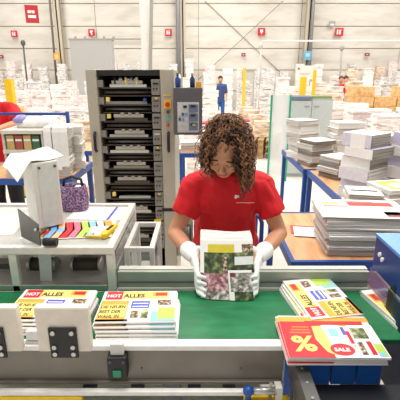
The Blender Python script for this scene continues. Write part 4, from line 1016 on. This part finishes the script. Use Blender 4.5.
for S_, E_, W_ in ((S2a, E2a, W2a), (S2b, E2b, W2b)):
    b.capsule(V(C2, 4.07, 1.42), S_, .065, .06, SKIN); limb(b, [S_, E_, E_.lerp(W_, .4), W_], [.055, .042, .042, .029], SKIN)
    d = (W_-E_).normalized(); sd = V(1 if W_.x > C2 else -1, 0, 0)
    for i in range(4):
        k = W_+d*.075+V(.022*(i-1.5), 0, 0); b.capsule(W_+V(.012*(i-1.5), 0, 0), k, .017, .014, SKIN); l = (.9, 1, .95, .78)[i]
        limb(b, [k, k+d*.04*l+V(0, 0, -.012), k+d*.062*l+V(0, 0, -.036)], [.011, .0098, .0085], SKIN)
    limb(b, [W_+d*.02, W_+d*.05-sd*.04, W_+d*.085-sd*.05+V(0, 0, -.012)], [.016, .0125, .0095], SKIN)
for s in (-1, 1): limb(b, [V(C2+s*.09, 4.12, .88), V(C2+s*.1, 4.1, .5), V(C2+s*.1, 4.14, .1), V(C2+s*.11, 4.04, .05)], [.09, .06, .042, .038], SKIN)
b.merged('body', w2, .0075, 4)
b = MB(); b.loft([((C2, 4.12, .84), .178, .13), ((C2, 4.11, .98), .17, .122), ((C2, 4.09, 1.15), .17, .13), ((C2, 4.07, 1.32), .185, .128), ((C2, 4.065, 1.45), .14, .095), ((C2, 4.06, 1.49), .078, .07)], SHIRT)
for S_, E_ in ((S2a, E2a), (S2b, E2b)): b.capsule(V(C2, 4.07, 1.42), S_, .08, .075, SHIRT); b.tube([S_, S_.lerp(E_, .5), S_.lerp(E_, .82)], [.075, .072, .07], SHIRT, 16)
b.merged('t_shirt', w2, .01, 4, disp=cloth(.012, 9, 7.))
b = MB(); b.loft([((C2, 4.12, .8), .172, .125), ((C2, 4.12, .9), .172, .122), ((C2, 4.11, .97), .16, .112)], NAVYC)
for s in (-1, 1): limb(b, [V(C2+s*.09, 4.12, .85), V(C2+s*.1, 4.1, .5), V(C2+s*.1, 4.14, .09)], [.098, .075, .062], NAVYC)
b.merged('trousers', w2, .012, 4)
for s in (-1, 1): MB().loft([((C2+s*.11, 4.06, .0), .05, .14), ((C2+s*.11, 4.06, .03), .052, .142), ((C2+s*.11, 4.08, .07), .046, .12), ((C2+s*.11, 4.12, .1), .042, .06)], SHOE, 18).build('shoe', w2)
b = MB(); b.ell((0, .02, .05), (.083, .098, .085), H_D, H2, 20, 12); b.ell((0, .05, .0), (.079, .07, .07), H_D, H2, 18, 10); b.build('hair', w2)
# ------------------------------------------------------------------ people far back
def far_person(u, Y, shirt, trous, hair, label, vest=None):
    x = at(u, 74, Y=Y).x; t = thing('person', label, 'person', (x, Y, 0)); b = MB()
    Mh = Matrix.Translation((x, Y-.02, 1.6))
    b.loft([((x, Y, .85), .15, .1), ((x, Y, 1.1), .14, .1), ((x, Y, 1.36), .17, .1), ((x, Y, 1.45), .07, .06)], SKIN); b.capsule((x, Y, 1.42), (x, Y, 1.54), .055, .05, SKIN); head_shape(b, Mh, SKIN)
    for s in (-1, 1):
        limb(b, [V(x+s*.18, Y, 1.38), V(x+s*.23, Y-.02, 1.1), V(x+s*.22, Y-.16, .9), V(x+s*.21, Y-.22, .84)], [.05, .04, .03, .028], SKIN)
        limb(b, [V(x+s*.09, Y, .86), V(x+s*.1, Y, .5), V(x+s*.1, Y+.03, .08), V(x+s*.1, Y-.08, .04)], [.08, .055, .04, .035], SKIN)
    b.merged('body', t, .014, 3)
    b = MB(); b.loft([((x, Y, .83), .17, .12), ((x, Y, 1.1), .16, .12), ((x, Y, 1.36), .19, .12), ((x, Y, 1.46), .08, .075)], shirt)
    for s in (-1, 1): b.capsule(V(x, Y, 1.37), V(x+s*.18, Y, 1.38), .07, .068, shirt); b.capsule(V(x+s*.18, Y, 1.38), V(x+s*.22, Y-.01, 1.15), .066, .06, shirt)
    b.merged('shirt', t, .016, 3)
    b = MB(); b.loft([((x, Y, .8), .165, .12), ((x, Y, .94), .16, .112)], trous)
    for s in (-1, 1): limb(b, [V(x+s*.09, Y, .84), V(x+s*.1, Y, .5), V(x+s*.1, Y+.03, .07)], [.092, .07, .06], trous)
    b.merged('trousers', t, .016, 3)
    MB().ell((x, Y, 1.65), (.085, .1, .085), hair, None, 16, 10).build('hair', t)
    if vest: MB().loft([((x, Y, .95), .178, .128), ((x, Y, 1.2), .18, .135), ((x, Y, 1.34), .2, .132)], vest, 20).build('safety_vest', t)
far_person(220.5, 15.2, pm('#3b4f86', .7), pm('#2f5fa8', .7), H_D, 'distant person in dark blue clothes standing near the back wall')
far_person(346.5, 14.5, SHIRT, NAVYC, H_D, 'distant person in a red top at the right near the back wall')
far_person(341.5, 14.9, pm('#8a8f96', .7), NAVYC, H_M, 'distant person in a yellow vest beside the one in red', vest=pm('#e2e04a', .6))
# ================================================================== LIGHT
w = bpy.data.worlds.new('world'); sc.world = w; w.use_nodes = True
w.node_tree.nodes['Background'].inputs['Color'].default_value = (1, .97, .93, 1)
w.node_tree.nodes['Background'].inputs['Strength'].default_value = .5
def area(x, y, z, sx, sy, e, col=(1, .96, .9), rot=(0,0,0)):
    l = bpy.data.lights.new('hall_lamp', 'AREA'); l.shape = 'RECTANGLE'; l.size = sx; l.size_y = sy; l.energy = e; l.color = col
    o = bpy.data.objects.new('hall_lamp', l); COL.objects.link(o); o.location = (x, y, z); o.rotation_euler = rot
for x in (-8, 0, 8):
    for y in (1.2, 6.5, 12, 17): area(x, y, 8.2, 1.5, 3., 350)
sc.view_settings.view_transform = 'Standard'; sc.view_settings.look = 'None'; sc.view_settings.gamma = 1; sc.view_settings.exposure = -.12
